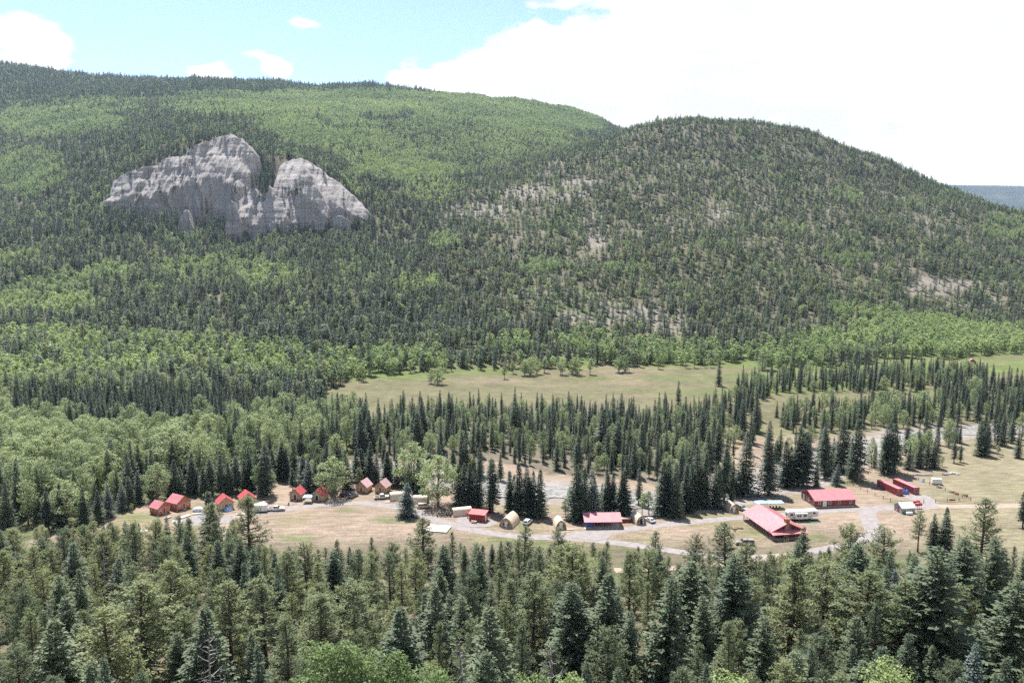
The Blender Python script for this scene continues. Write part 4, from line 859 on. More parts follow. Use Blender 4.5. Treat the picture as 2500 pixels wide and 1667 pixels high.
def rock(name, top, bottom, Y0, lean, seed, flute=7.0, fw=16.0, tiers=(), edge=26.0, nu_=150, nv_=110, back=70, jag=3.0, label=None):
    """a leaning rock face: outline of its rim and foot, fluted in plan, stepped in height, its crown running back into the slope"""
    px = np.linspace(top[0][0], top[-1][0], nu_); tp = np.interp(px, [q[0] for q in top], [q[1] for q in top]); bt = np.interp(px, [q[0] for q in bottom], [q[1] for q in bottom])
    tp = tp + jag * fbm(px / 9., px * 0 + seed, seed, 3)
    X = (px - CX) / F_PX * Y0 * 1.018
    zt = CAM_H + (Y0 + lean * 60) * np.array([slope_of(q) for q in tp]); zb = CAM_H + Y0 * np.array([slope_of(q) for q in bt]) - 6
    v = np.linspace(0, 1, nv_)[:, None]; Z = zb + (zt - zb) * v; XX = np.broadcast_to(X, Z.shape)
    hgt = Z - zb
    led = np.zeros_like(Z); above = np.zeros_like(Z)
    for q, (h0, wd) in enumerate(tiers):                    # ledges: the face lies back in bands; the pillars below end at uneven heights
        hc = h0 + 0.05 * fbm(XX / 40., XX * 0 + h0 * 9, seed + 3, 3) + 0.13 * (ridged(XX / (fw * .75), XX * 0 + h0 * 5, seed + 2) - 0.75)
        led = np.maximum(led, wd * np.exp(-((v - hc) / 0.045) ** 2) * np.clip(0.55 + 0.9 * fbm(XX / 26., Z / 30., seed + 4, 3), 0.1, 1.3))
        if q == 0: above = smooth(-.02, .08, v - hc)
    rough = fbm(XX / 42., Z / 4.5, seed + 17, 4); clod = fbm(XX / 12., Z / 9., seed + 19, 3)
    lean_f = np.maximum(0.10 + above * lean * (1.0 + 0.8 * v) + led + (0.25 + 0.9 * above) * (1.3 * np.clip(rough - 0.12, 0, 1) + 0.9 * np.clip(clod - .2, 0, 1)) - 0.3 * np.clip(-rough - .15, 0, 1), -0.15)
    dep = np.cumsum(lean_f * np.gradient(Z, axis=0), axis=0)
    fl = ridged(XX / fw + 0.35 * fbm(Z / 40., XX / 50., seed + 7, 2), Z / 170., seed + 1); fl2 = ridged(XX / (fw * .42), Z / 90. + 4, seed + 6)
    dep = dep - (flute * (fl ** 2.2 - 0.5) + 0.45 * flute * (fl2 ** 2 - .5)) * (1.0 - 0.72 * above) - 0.25 * flute * fbm(XX / 6., Z / 16., seed + 11, 3)
    dep = dep + 1.3 * fbm(XX / 50., Z / 6.0, seed + 13, 3)
    e = np.minimum((px - px[0]), (px[-1] - px)) / (px[-1] - px[0]); dep = dep + edge * smooth(0.09, 0.0, e) ** 1.5
    YY = Y0 + dep
    rows = [np.stack([XX, YY, Z], -1)]
    lastY, lastZ = YY[-1], Z[-1]
    for k in range(1, 9):
        f = k / 8; rows.append(np.stack([X, lastY + back * f ** 1.3, lastZ + 3 * math.sin(f * 2.2) - 26 * f * f], -1)[None])
    V = np.concatenate(rows, 0); me = mesh_np(name, V.reshape(-1, 3), grid_faces(nu_, V.shape[0]), M_ROCK, False)
    o = link(name, me); tag(o, label, 'cliff', 'pale cliffs in the wooded slope'); LEDGE.append((V, seed))
    return o
rock('cliff_face', [(256,480),(272,446),(300,424),(330,412),(380,392),(440,372),(470,350),(505,330),(545,314),(575,328),(596,346),(614,368),(622,402),(630,450)], [(256,545),(330,548),(420,560),(470,566),(540,570),(600,570),(630,562)], 1232, 0.30, 911, 11.0, 19, ((0.56, 2.2), (0.76, 1.0)), jag=5.0, nu_=300, nv_=190, label='broad banded grey cliff wall with fluted lower face, left of the dome')
rock('rock_dome', [(662,480),(667,432),(675,402),(692,386),(722,379),(745,389),(768,404),(795,426),(825,444),(855,470),(885,500),(918,534)], [(662,550),(720,552),(780,550),(840,548),(918,552)], 1216, 0.55, 931, 7.0, 22, ((0.55, 1.2), (.8, .8)), jag=3.5, nu_=220, nv_=140, label='rounded pale rock dome sloping down to the right')
rock('rock_buttress', [(728,520),(732,450),(737,420),(746,410),(757,416),(772,440),(790,470),(806,500),(818,525)], [(728,550),(818,552)], 1196, 0.30, 941, 4.0, 14, ((0.6, .8),), edge=22, nu_=90, jag=2.5, label='upright rock prow standing before the dome')
rock('rock_outcrop', [(566,525),(578,498),(592,484),(604,466),(614,458),(628,470),(642,478),(655,454),(664,462),(676,480),(692,488),(712,478),(726,484),(740,500),(750,526)], [(566,572),(640,574),(750,562)], 1186, 0.40, 951, 6.0, 13, ((0.4, .8), (0.7, 1.2)), jag=6.0, nu_=150, label='jagged low rock outcrop in front of the dome')
rock('rock_spire', [(564,550),(572,508),(580,492),(588,494),(596,518),(606,552)], [(564,580),(606,582)], 1172, 0.2, 961, 3.0, 10, (), edge=16, nu_=50, nv_=70, back=26, jag=2.5, label='tall pale rock spire at the foot of the cliffs')
rock('rock_spire', [(452,562),(462,532),(470,515),(477,514),(485,542),(492,564)], [(452,578),(492,580)], 1168, 0.22, 963, 3.0, 10, (), edge=14, nu_=44, nv_=60, back=24, jag=2.5, label='small pale rock spire among trees left of the tall spire')
rock('rock_outcrop', [(365,562),(372,548),(385,543),(398,548),(404,564)], [(365,580),(404,582)], 1164, 0.3, 967, 2.0, 10, (), edge=12, nu_=40, nv_=40, back=24, jag=2, label='low square rock outcrop among trees, leftmost of the outcrops')
rock('rock_outcrop', [(820,548),(830,532),(845,528),(858,534),(868,548)], [(820,562),(868,562)], 1190, 0.3, 969, 2.0, 10, (), edge=12, nu_=40, nv_=40, back=24, jag=4, label='small pointed rock outcrop below the right end of the dome')
rock('rock_outcrop', [(888,748),(896,724),(915,714),(935,718),(948,730),(955,750)], [(888,756),(955,758)], 806, 0.4, 973, 2.0, 8, (), edge=9, nu_=60, nv_=40, back=20, jag=3, label='rounded dark boulder outcrop in the lower woods')
# firs rooted on the ledges
LT = []
for qx, qy in ((338,490),(345,478),(335,500),(392,470),(424,470),(428,462),(650,440),(655,425),(660,410),(646,450),(652,400),(705,470),(712,466),(720,468),(728,470),(734,462),(700,474),(620,440),(616,452),(690,480),(840,500),(790,425),(760,395),(545,316),(600,345),(470,362),(575,470),(640,470),(644,430),(638,455),(650,470),(634,480),(648,415),(640,400),(656,455),(642,490),(365,440),(300,470),(318,430),(440,392),(480,460),(506,520),(550,560),(596,470)):
    best = None
    for V, _ in LEDGE[:4]:
        f = V.reshape(-1, 3); a, b, d = proj(f[:, 0], f[:, 1], f[:, 2]); e = (a - qx) ** 2 + (b - qy) ** 2 + 0.0004 * d ** 2 * 0; i = int(np.argmin(e))
        if e[i] < 400 and (best is None or d[i] < best[0]): best = (d[i], f[i])
    if best is not None: LT.append(best[1] - np.array([0, 1.0, 1.5]))
def hit(qx, qy, y0, y1):
    """where the sight line through a picture point meets the ground"""
    d = ray(qx, qy); Ys = np.arange(y0, y1, 3.0); k = Ys / d[1]; Zr = CAM_H + d[2] * k; Hh = height(d[0] * k, Ys); w = np.where(Hh >= Zr)[0]
    if len(w) == 0: return None
    return np.array([d[0] * k[w[0]], Ys[w[0]], Hh[w[0]] - .5])
for _ in range(60):
    p = hit(RNG.uniform(620, 668), RNG.uniform(372, 475), 1240, 1420)
    if p is not None: LT.append(p)
for _ in range(260):
    qx = RNG.uniform(258, 915); p = hit(qx, RNG.uniform(532, 580), 1130, 1260)
    if p is not None: LT.append(p)
for qx, y0, y1, n_ in ((345, 505, 540, 10), (400, 510, 560, 12), (430, 520, 560, 12), (500, 535, 570, 10), (290, 500, 540, 8)):
    for _ in range(n_):
        p = hit(qx + RNG.uniform(-24, 24), RNG.uniform(y0 + 25, y1 + 30), 1120, 1262)
        if p is not None: LT.append(p)
if LT:
    LT = np.array(LT); nL = len(LT)
    forest('ledge_firs', 'dark firs rooted on the ledges and in the slots of the cliffs', 'forest', LT, RNG.uniform(1.0, 1.75, nL), RNG.random(nL) * 6, RNG.choice([0, 1, 3], nL), RNG.random(nL) * .5, LOW_CON)
# ---------------------------------------------------------------- camp: builders
class MB:
    """collects shapes, then links them as ONE mesh"""
    def __init__(s): s.bm = bmesh.new()
    def box(s, x0, x1, y0, y1, z0, z1, rot=None, bevel=0.0):
        g = bmesh.ops.create_cube(s.bm, size=1.0); M = Matrix.Translation(((x0+x1)/2, (y0+y1)/2, (z0+z1)/2))
        if rot is not None: M = M @ rot
        bmesh.ops.transform(s.bm, verts=g['verts'], matrix=M @ Matrix.Diagonal((x1-x0, y1-y0, z1-z0, 1)))
        if bevel: bmesh.ops.bevel(s.bm, geom=list({e for v in g['verts'] for e in v.link_edges}), offset=bevel, segments=2, affect='EDGES', profile=0.6)
        return s
    def bar(s, a, b, r, n=6):
        a, b = Vector(a), Vector(b); d = b - a; g = bmesh.ops.create_cone(s.bm, segments=n, radius1=r, radius2=r, depth=d.length, cap_ends=True)
        bmesh.ops.transform(s.bm, verts=g['verts'], matrix=Matrix.Translation((a + b) / 2) @ d.to_track_quat('Z', 'Y').to_matrix().to_4x4()); return s
    def prism(s, pts, axis, a, b):
        """polygon of (u, v) swept along an axis from a to b; axis 'x': (y, z), 'y': (x, z), 'z': (x, y)"""
        f = {'x': lambda u, v, w: (w, u, v), 'y': lambda u, v, w: (u, w, v), 'z': lambda u, v, w: (u, v, w)}[axis]
        A = [s.bm.verts.new(f(u, v, a)) for u, v in pts]; B = [s.bm.verts.new(f(u, v, b)) for u, v in pts]; n = len(pts)
        s.bm.faces.new(A); s.bm.faces.new(B[::-1])
        for i in range(n): s.bm.faces.new((A[i], B[i], B[(i+1) % n], A[(i+1) % n]))
        return s
    def sphere(s, c, r, sc=(1, 1, 1), u=12, v=8):
        g = bmesh.ops.create_uvsphere(s.bm, u_segments=u, v_segments=v, radius=r)
        bmesh.ops.transform(s.bm, verts=g['verts'], matrix=Matrix.Translation(c) @ Matrix.Diagonal((*sc, 1))); return s
    def face(s, pts): s.bm.faces.new([s.bm.verts.new(p) for p in pts]); return s
    def sheet(s, fn, nu_, nv_):
        vs_ = [[s.bm.verts.new(fn(i / nu_, j / nv_)) for i in range(nu_ + 1)] for j in range(nv_ + 1)]
        for j in range(nv_):
            for i in range(nu_): s.bm.faces.new((vs_[j][i], vs_[j][i+1], vs_[j+1][i+1], vs_[j+1][i]))
        return s
    def build(s, name, mat, parent=None, sm=False):
        bmesh.ops.recalc_face_normals(s.bm, faces=s.bm.faces)
        me = bpy.data.meshes.new(name); s.bm.to_mesh(me); s.bm.free(); me.materials.append(mat)
        if sm: me.polygons.foreach_set('use_smooth', np.ones(len(me.polygons), bool))
        return link(name, me, parent)
def thing(name, label, cat, px, py, rz=0.0, group=None, dz=0.0):
    p = at(px, py); e = bpy.data.objects.new(name, None); COL.objects.link(e); e.location = (p.x, p.y, float(height(p.x, p.y)) + dz); e.rotation_euler = (0, 0, R(rz))
    return tag(e, label, cat, group)
RED_ROOF = pmat('red_metal_roof', (0.45, 0.165, 0.175), (0.39, 0.135, 0.145), 0.5, 0.45, spec=0.5)
RED_ROOF2 = pmat('bright_red_metal_roof', (0.43, 0.085, 0.085), (0.37, 0.07, 0.07), 0.5, 0.45, spec=0.5)
PALE_ROOF = pmat('weathered_pink_metal_roof', (0.52, 0.36, 0.36), (0.46, 0.29, 0.29), 0.8, 0.4, spec=0.6)
GREY_ROOF = pmat('galvanised_roof', (0.60, 0.62, 0.63), (0.52, 0.54, 0.55), 0.6, 0.4, metal=0.3)
ORANGE_WALL = pmat('orange_stained_boards', (0.44, 0.165, 0.095), (0.37, 0.13, 0.075), 2.0, 0.75, stretch=(8, 8, .4))
PLANK_WALL = pmat('natural_plank_boards', (0.50, 0.32, 0.175), (0.39, 0.24, 0.13), 1.6, 0.8, stretch=(7, 7, .3))
TAN_WALL = pmat('light_pine_boards', (0.50, 0.345, 0.21), (0.41, 0.275, 0.165), 1.6, 0.8, stretch=(7, 7, .3))
RED_WALL = pmat('red_brown_boards', (0.27, 0.065, 0.052), (0.21, 0.05, 0.04), 1.6, 0.75, stretch=(7, 7, .3))
SHED_RED = pmat('bright_red_boards', (0.34, 0.05, 0.04), (0.28, 0.042, 0.033), 1.6, 0.7, stretch=(7, 7, .3))
GREY_WALL = pmat('weathered_grey_boards', (0.36, 0.36, 0.35), (0.27, 0.27, 0.26), 1.6, 0.85, stretch=(7, 7, .3))
CONT_RED = pmat('container_red_paint', (0.29, 0.052, 0.055), (0.24, 0.044, 0.046), 0.8, 0.55, spec=0.4)
WHITE = pmat('white_paint', (0.78, 0.77, 0.75), (0.70, 0.69, 0.67), 1.0, 0.5)
TRIM_W = pmat('white_trim', (0.74, 0.73, 0.71), None, 1.0, 0.6)
REDDOOR = pmat('red_door_paint', (0.36, 0.06, 0.05), None, 1.0, 0.5)
GLASS = pmat('dark_window_glass', (0.035, 0.04, 0.045), (0.05, 0.055, 0.06), 0.7, 0.08, spec=0.6)
TIMBER = pmat('timber_posts', (0.26, 0.17, 0.105), (0.19, 0.125, 0.08), 2.0, 0.85, stretch=(6, 6, .5))
DECK = pmat('deck_boards', (0.40, 0.31, 0.24), (0.31, 0.24, 0.18), 2.0, 0.85, stretch=(.6, 6, 1))
PODSKIN = pmat('tan_pod_shingles', (0.56, 0.445, 0.335), (0.50, 0.39, 0.285), 2.2, 0.8, 0.3)
CANVAS = pmat('beige_canvas', (0.66, 0.55, 0.44), (0.60, 0.49, 0.385), 0.8, 0.85)
GREENRIM = pmat('green_trim', (0.05, 0.20, 0.12), None, 1.0, 0.6)
BLUECAN = pmat('blue_canopy_cloth', (0.26, 0.42, 0.62), (0.34, 0.52, 0.72), 1.0, 0.7)
BLUETARP = pmat('blue_tarpaulin', (0.07, 0.12, 0.42), (0.10, 0.18, 0.52), 2.0, 0.45)
BLACK = pmat('black_plastic', (0.025, 0.025, 0.027), None, 1.0, 0.6)
TYRE = pmat('tyre_rubber', (0.03, 0.03, 0.03), None, 2.0, 0.85)
RIM = pmat('alloy_rim', (0.5, 0.5, 0.5), None, 1.0, 0.35, metal=0.8)
STEEL = pmat('grey_steel', (0.36, 0.36, 0.37), None, 1.0, 0.45, metal=0.5)
CONC = pmat('concrete', (0.46, 0.44, 0.41), (0.38, 0.36, 0.34), 1.0, 0.9, 0.2)
BRICK = pmat('tan_brick_chimney', (0.42, 0.25, 0.15), (0.34, 0.2, 0.12), 3.0, 0.9)
FUELRED = pmat('red_tank_paint', (0.42, 0.055, 0.05), None, 1.0, 0.45, spec=0.5)
LAMPW = pmat('headlamp_glass', (0.75, 0.75, 0.72), None, 1.0, 0.15, spec=0.6)
LAMPR = pmat('tail_lamp_red', (0.35, 0.02, 0.02), None, 1.0, 0.2, spec=0.6)

def gable_roof(par, w, d, hw, hr, over, mat, name='roof', axis='y', th=0.10):
    """two slopes with thickness; the ridge runs along local y (or x)"""
    rise = hr - hw; k = rise / (w / 2); ex = w / 2 + over; ez = hw - k * over
    mb = MB(); prof = [(-ex, ez), (0, hr), (ex, ez), (ex, ez + th), (0, hr + th * 1.2), (-ex, ez + th)]
    if axis == 'y': mb.prism(prof, 'y', -d/2 - over, d/2 + over)
    else: mb.prism(prof, 'x', -d/2 - over, d/2 + over)
    return mb.build(name, mat, par)
def seams(par, w, d, hw, hr, over, mat, n, axis='y', th=0.10):
    rise = hr - hw; k = rise / (w / 2); ex = w / 2 + over; ez = hw - k * over; mb = MB()
    for i in range(n):
        t = -d/2 - over + (i + .5) * (d + 2 * over) / n
        for sg in (-1, 1):
            a = (sg * ex, ez + th), (0, hr + th * 1.2)
            if axis == 'y': mb.bar((a[0][0], t, a[0][1]), (0, t, a[1][1]), 0.03, 4)
            else: mb.bar((t, a[0][0], a[0][1]), (t, 0, a[1][1]), 0.03, 4)
    o = mb.build('roof_seams', mat, par); o['kind'] = 'stuff'; return o
def gable_wall(par, w, d, hw, hr, mat, base=0.0, axis='y'):
    prof = [(-w/2, base), (w/2, base), (w/2, hw), (0, hr - 0.02), (-w/2, hw)]
    return MB().prism(prof, axis, -d/2, d/2).build('wall', mat, par)
def window(par, face, u, z, ww, wh, off, mull=1):
    """white frame and dark panes on a wall face: 'f' front (-y), 'b', 'l' (-x), 'r' (+x); off = distance of that face from the centre"""
    def bx(mb, u0, u1, z0, z1, p0, p1):
        if face == 'f': mb.box(u0, u1, -off - p1, -off - p0, z0, z1)
        elif face == 'l': mb.box(-off - p1, -off - p0, u0, u1, z0, z1)
        elif face == 'r': mb.box(off + p0, off + p1, u0, u1, z0, z1)
        return mb
    t = 0.11; fr = MB()
    for (a, b, c, e) in ((u - ww/2, u + ww/2, z + wh/2 - t, z + wh/2), (u - ww/2, u + ww/2, z - wh/2, z - wh/2 + t), (u - ww/2, u - ww/2 + t, z - wh/2 + t, z + wh/2 - t), (u + ww/2 - t, u + ww/2, z - wh/2 + t, z + wh/2 - t)): bx(fr, a, b, c, e, 0.0, 0.06)
    for i in range(mull): c = u - ww/2 + (i + 1) * ww / (mull + 1); bx(fr, c - .05, c + .05, z - wh/2 + t, z + wh/2 - t, 0.0, 0.05)
    f = fr.build('window', TRIM_W, par)
    bx(MB(), u - ww/2 + t, u + ww/2 - t, z - wh/2 + t, z + wh/2 - t, -0.02, 0.02).build('pane', GLASS, f)
    return f
def door(par, face, u, dw, dh, off, mat, base=0.0, frame=True, open_=False):
    def bx(mb, u0, u1, z0, z1, p0, p1):
        if face == 'f': mb.box(u0, u1, -off - p1, -off - p0, z0, z1)
        elif face == 'l': mb.box(-off - p1, -off - p0, u0, u1, z0, z1)
        else: mb.box(off + p0, off + p1, u0, u1, z0, z1)
        return mb
    d = bx(MB(), u - dw/2, u + dw/2, base, base + dh, 0.0, 0.05).build('door', mat, par)
    if frame:
        fr = MB(); bx(fr, u - dw/2 - .1, u - dw/2, base, base + dh + .1, 0.0, 0.07); bx(fr, u + dw/2, u + dw/2 + .1, base, base + dh + .1, 0, 0.07); bx(fr, u - dw/2, u + dw/2, base + dh, base + dh + .1, 0, 0.07); fr.build('frame', TRIM_W, d)
    MB().sphere({'f': (u + dw * .36, -off - .08, base + 1.0), 'l': (-off - .08, u + dw * .36, base + 1.0), 'r': (off + .08, u + dw * .36, base + 1.0)}[face], 0.05).build('handle', STEEL, d)
    return d
def cabin(px, py, rz, label, wallm, roofm, w=4.3, d=4.8, hw=2.5, hr=4.4, doorm=None, open_=False, floor=0.35, frame_eave=None, side=True, group='cabins'):
    e = thing('cabin', label, 'cabin', px, py, rz, group)
    gable_wall(e, w, d, hw, hr, wallm, floor)
    mb = MB()
    for sx in (-1, 1):
        for sy in (-1, 0, 1): mb.box(sx * (w/2 - .3) - .15, sx * (w/2 - .3) + .15, sy * (d/2 - .3) - .15, sy * (d/2 - .3) + .15, -.1, floor - .01)
    mb.build('footing', CONC, e)
    r = gable_roof(e, w, d, hw, hr, 0.32, roofm); seams(r, w, d, hw, hr, 0.32, roofm, 8)
    f = MB(); k = (hr - hw) / (w/2)
    for sg in (-1, 1): f.prism([(sg * (w/2 + .34), hw - k * .34 - .16), (0, hr - .16), (0, hr - .01), (sg * (w/2 + .34), hw - k * .34 - .01)], 'y', -d/2 - .30, -d/2 - .24)
    f.build('bargeboard', frame_eave or wallm, e)
    door(e, 'f', 0.0, .95, 1.9, d/2, BLACK if open_ else (doorm or REDDOOR), floor, True)  # open_: a black panel stands in for the shaded inside of the doorway
    for u in (-w * .31, w * .31): window(e, 'f', u, floor + 1.45, 1.15, .75, d/2)
    if side:
        for u in (-d * .22, d * .22): window(e, 'l', u, floor + 1.45, .7, .6, w/2, 0)
        for u in (-d * .22, d * .22): window(e, 'r', u, floor + 1.45, .7, .6, w/2, 0)
    st = MB()
    for i in range(2): st.box(-.65, .65, -d/2 - .35 - .35 * i, -d/2 - .02 - .35 * i, -.05, floor - .03 - .15 * i)
    st.build('step', DECK, e)
    return e
cabin(391, 1252, 58, 'orange cabin with red metal roof, lower and leftmost of the pair', ORANGE_WALL, RED_ROOF, 4.8, 4.6, 2.6, 4.3)
cabin(437, 1240, 58, 'larger orange cabin with red metal roof, upper right of the pair', ORANGE_WALL, RED_ROOF, 5.6, 5.6, 2.9, 4.9)
cabin(549, 1240, 30, 'tan plank cabin with bright red roof, half hidden behind foreground trees', TAN_WALL, RED_ROOF2, 5.0, 5.0, 2.7, 4.7)
cabin(603, 1230, 28, 'red-roofed cabin with only its roof showing above a foreground pine', TAN_WALL, RED_ROOF2, 5.0, 5.0, 2.7, 4.7)
cabin(727, 1217, -10, 'small plank cabin with red roof, left of the blue spruce', PLANK_WALL, RED_ROOF2, 4.2, 4.6, 2.4, 4.4, open_=True, frame_eave=ORANGE_WALL)
cabin(781, 1219, -12, 'small plank cabin with red roof, right of the blue canopy', PLANK_WALL, RED_ROOF2, 4.4, 4.8, 2.4, 4.5, open_=True, frame_eave=ORANGE_WALL)
cabin(889, 1199, -16, 'plank cabin with pale pink roof and red door, left of two', PLANK_WALL, PALE_ROOF, 4.4, 4.8, 2.5, 4.6)
cabin(935, 1200, -16, 'plank cabin with pale pink roof and red door, right of two', PLANK_WALL, PALE_ROOF, 4.4, 4.8, 2.5, 4.6)

# ---------------------------------------------------------------- red shed, pods, arched shelters
e = thing('shed', 'small bright red shed with flat sloping roof beside the gravel road', 'shed', 1168, 1270, -17)
MB().prism([(-1.7, .1), (1.7, .1), (1.7, 3.0), (-1.7, 2.55)], 'x', -2.75, 2.75).build('wall', SHED_RED, e)
MB().prism([(-2.05, 2.51), (2.0, 3.05), (2.0, 3.19), (-2.05, 2.65)], 'x', -3.0, 3.0).build('roof', RED_ROOF2, e)
door(e, 'r', -.4, .9, 2.0, 2.75, WHITE, .15)
MB().box(-2.7, 2.7, -1.65, 1.65, -.1, .099).build('footing', CONC, e)
def picnic(px, py, rz, label, mat=None):
    mat = mat or DECK; e = thing('picnic_table', label, 'picnic table', px, py, rz, 'picnic tables')
    MB().box(-.95, .95, -.36, .36, .70, .76).build('table_top', mat, e)
    for sg in (-1, 1): MB().box(-.95, .95, sg * .68 - .14, sg * .68 + .14, .42, .47).build('seat', mat, e)
    for sx in (-.65, .65):
        MB().bar((sx, -.75, 0), (sx, -.12, .71), .045, 4).bar((sx, .75, 0), (sx, .12, .71), .045, 4).bar((sx, -.78, .40), (sx, .78, .40), .04, 4).build('leg', TIMBER, e)
    return e
picnic(1157, 1277, -17, 'picnic table in front of the red shed')
picnic(1792, 1292, 20, 'dark picnic table beside the lodge porch, left of two', TIMBER)
picnic(1806, 1290, -15, 'dark picnic table beside the lodge porch, right of two', TIMBER)
def arch_profile(w, h, n=20, p=2.4, gothic=0.0):
    """half outline of an arch: list of (x, z) from left foot over the crown to the right foot"""
    out = []
    for i in range(n + 1):
        a = math.pi * (1 - i / n); x = math.cos(a); z = math.sin(a)
        x_ = math.copysign(abs(x) ** (2 / p), x); z_ = z ** (2 / p)
        if gothic: z_ = (1 - gothic) * z_ + gothic * (1 - abs(x_)) ** .8
        out.append((x_ * w / 2, z_ * h))
    return out
def pod(px, py, rz, label, w=3.8, L=6.0, h=3.3, open_=False, gothic=.25, deck=None):
    e = thing('arched_pod', label, 'camping pod', px, py, rz, 'arched camping pods'); pr = arch_profile(w, h, 22, 2.3, gothic); pin = [(x * .955, z * .965) for x, z in pr]
    MB().prism(pr + pin[::-1], 'y', -L/2, L/2).build('shell', PODSKIN, e, False)
    MB().prism([(x * .95, max(z * .96, 0.2)) for x, z in pr], 'y', -L/2 + .25, -L/2 + .33).build('front_wall', TAN_WALL, e)
    MB().prism([(x * .95, max(z * .96, 0.2)) for x, z in pr], 'y', L/2 - .33, L/2 - .25).build('rear_wall', TAN_WALL, e)
    y = -(L/2 - .25)
    d = MB().box(-.42, .42, y - .05, y, .22, 2.15).build('door', BLACK if open_ else WHITE, e)  # when open, this panel is black in place of the pod's dark interior
    MB().box(-.52, -.42, y - .07, y, .22, 2.25).box(.42, .52, y - .07, y, .22, 2.25).box(-.42, .42, y - .07, y, 2.15, 2.25).build('frame', TRIM_W, d)
    if open_: MB().box(.45, .55, y - .85, y - .08, .22, 2.12).build('open_leaf', WHITE, d)
    for sg in (-1, 1):      # D-shaped windows either side of the door
        pts = [(sg * .66, .75)] + [(sg * (.66 + .62 * math.sin(a)), 1.25 - .5 * math.cos(a)) for a in np.linspace(0.12, math.pi - .12, 9)] + [(sg * .66, 1.75)]
        g = MB().prism(pts, 'y', y - .03, y - .005).build('window', GLASS, e)
        ring = MB()
        for a_, b_ in zip(pts, pts[1:] + pts[:1]): ring.bar((a_[0], y - .03, a_[1]), (b_[0], y - .03, b_[1]), .045, 4)
        ring.build('frame', TIMBER, g)
    MB().box(-w/2 * .9, w/2 * .9, -L/2 - .8, -L/2 + .24, .0, .18).build('porch_deck', DECK, e)
    MB().box(-w/2 * .93, w/2 * .93, -L/2 + .35, L/2 - .35, -.1, .19).build('floor', TIMBER, e)
    return e
pod(1244, 1281, -19, 'largest tan arched pod, between the red shed and the white car', 4.8, 7.4, 3.6, gothic=.35)
pod(1366, 1287, 9, 'tan arched pod with a plank deck at its side, left of the pavilion', 3.6, 5.2, 3.2)
pod(1557, 1275, 16, 'tan arched pod with its door open, right of the pavilion', 3.5, 5.6, 3.2, open_=True)
pod(1785, 1246, 8, 'tan arched pod with closed door beside a grey pickup, nearest the lodge', 3.4, 5.4, 3.1)
e = thing('wooden_platform', 'flat plank platform right of the pod with the side deck', 'platform', 1390, 1294, 0); MB().box(-1.6, 1.6, -.5, .5, .05, .22).build('plank_deck', DECK, e); MB().box(-1.5, -1.3, -.4, .4, -.05, .05).box(1.3, 1.5, -.4, .4, -.05, .05).build('skid', TIMBER, e)
def shelter(px, py, rz, label, w=3.3, L=6.2, h=2.9, rim=None, closed=True, rim_end=-1):
    """barrel-vaulted shelter, axis along local x"""
    e = thing('arched_shelter', label, 'arched shelter', px, py, rz, 'arched canvas shelters'); pr = arch_profile(w, h, 20, 2.6); pin = [(x * .96, z * .97) for x, z in pr]
    MB().prism(pr + pin[::-1], 'x', -L/2, L/2).build('cover', CANVAS, e)
    for k in range(5):
        x = -L/2 + .3 + k * (L - .6) / 4; b = MB()
        for a_, b_ in zip(pin[:-1], pin[1:]): b.bar((x, a_[0] * .985, a_[1] * .985), (x, b_[0] * .985, b_[1] * .985), .04, 4)
        b.build('hoop', TIMBER, e)
    if rim is not None:
        po = [(x * 1.03, z * 1.03) for x, z in pr]
        for sg in ((-1, 1) if rim_end == 0 else (rim_end,)): MB().prism(po + pin[::-1], 'x', sg * (L/2 + .01), sg * (L/2 + .16)).build('end_rim', rim, e)
    if closed:
        for sg in (-1, 1): MB().prism([(x * .955, z * .965) for x, z in pr], 'x', sg * (L/2 - .4), sg * (L/2 - .34)).build('end_wall', CANVAS, e)
        d = MB().box(-L/2 + .30, -L/2 + .338, -.45, .45, .1, 2.0).build('door', WHITE, e)
    else:
        MB().prism([(x * .955, z * .965) for x, z in pr], 'x', L/2 - .4, L/2 - .34).build('end_wall', CANVAS, e)
    MB().box(-L/2 + .05, L/2 - .05, -w/2 * .93, w/2 * .93, -.08, .08).build('floor', DECK, e)
    return e
shelter(974, 1219, 16, 'beige arched shelter with green rim at its left end, behind the lone spruce', 3.3, 6.6, 2.9, GREENRIM, True, -1)
shelter(1023, 1226, -4, 'beige arched shelter with green rim at its right end, behind the minivan', 3.2, 6.4, 2.7, GREENRIM, True, 1)
shelter(1127, 1257, 16, 'open-ended beige arched shelter left of the red shed', 3.2, 6.6, 2.8, None, False)
e = thing('porch_step', 'small plank landing at the green-rimmed shelter, beside a pickup', 'step', 946, 1226, 16); MB().box(-.9, .9, -.6, .6, .05, .22).build('plank_deck', DECK, e); MB().box(-.8, -.6, -.5, .5, -.05, .05).box(.6, .8, -.5, .5, -.05, .05).build('skid', TIMBER, e)
# red reel beside the shed
e = thing('hose_reel', 'red hose reel standing between the arched shelter and the red shed', 'hose reel', 1141, 1264, 20)
MB().bar((-.12, 0, 1.5), (.12, 0, 1.5), .75, 16).build('drum', FUELRED, e, True)
for sg in (-1, 1): MB().bar((sg * .2, -.5, 0), (sg * .16, 0, 1.5), .05, 5).bar((sg * .2, .5, 0), (sg * .16, 0, 1.5), .05, 5).build('stand', STEEL, e)

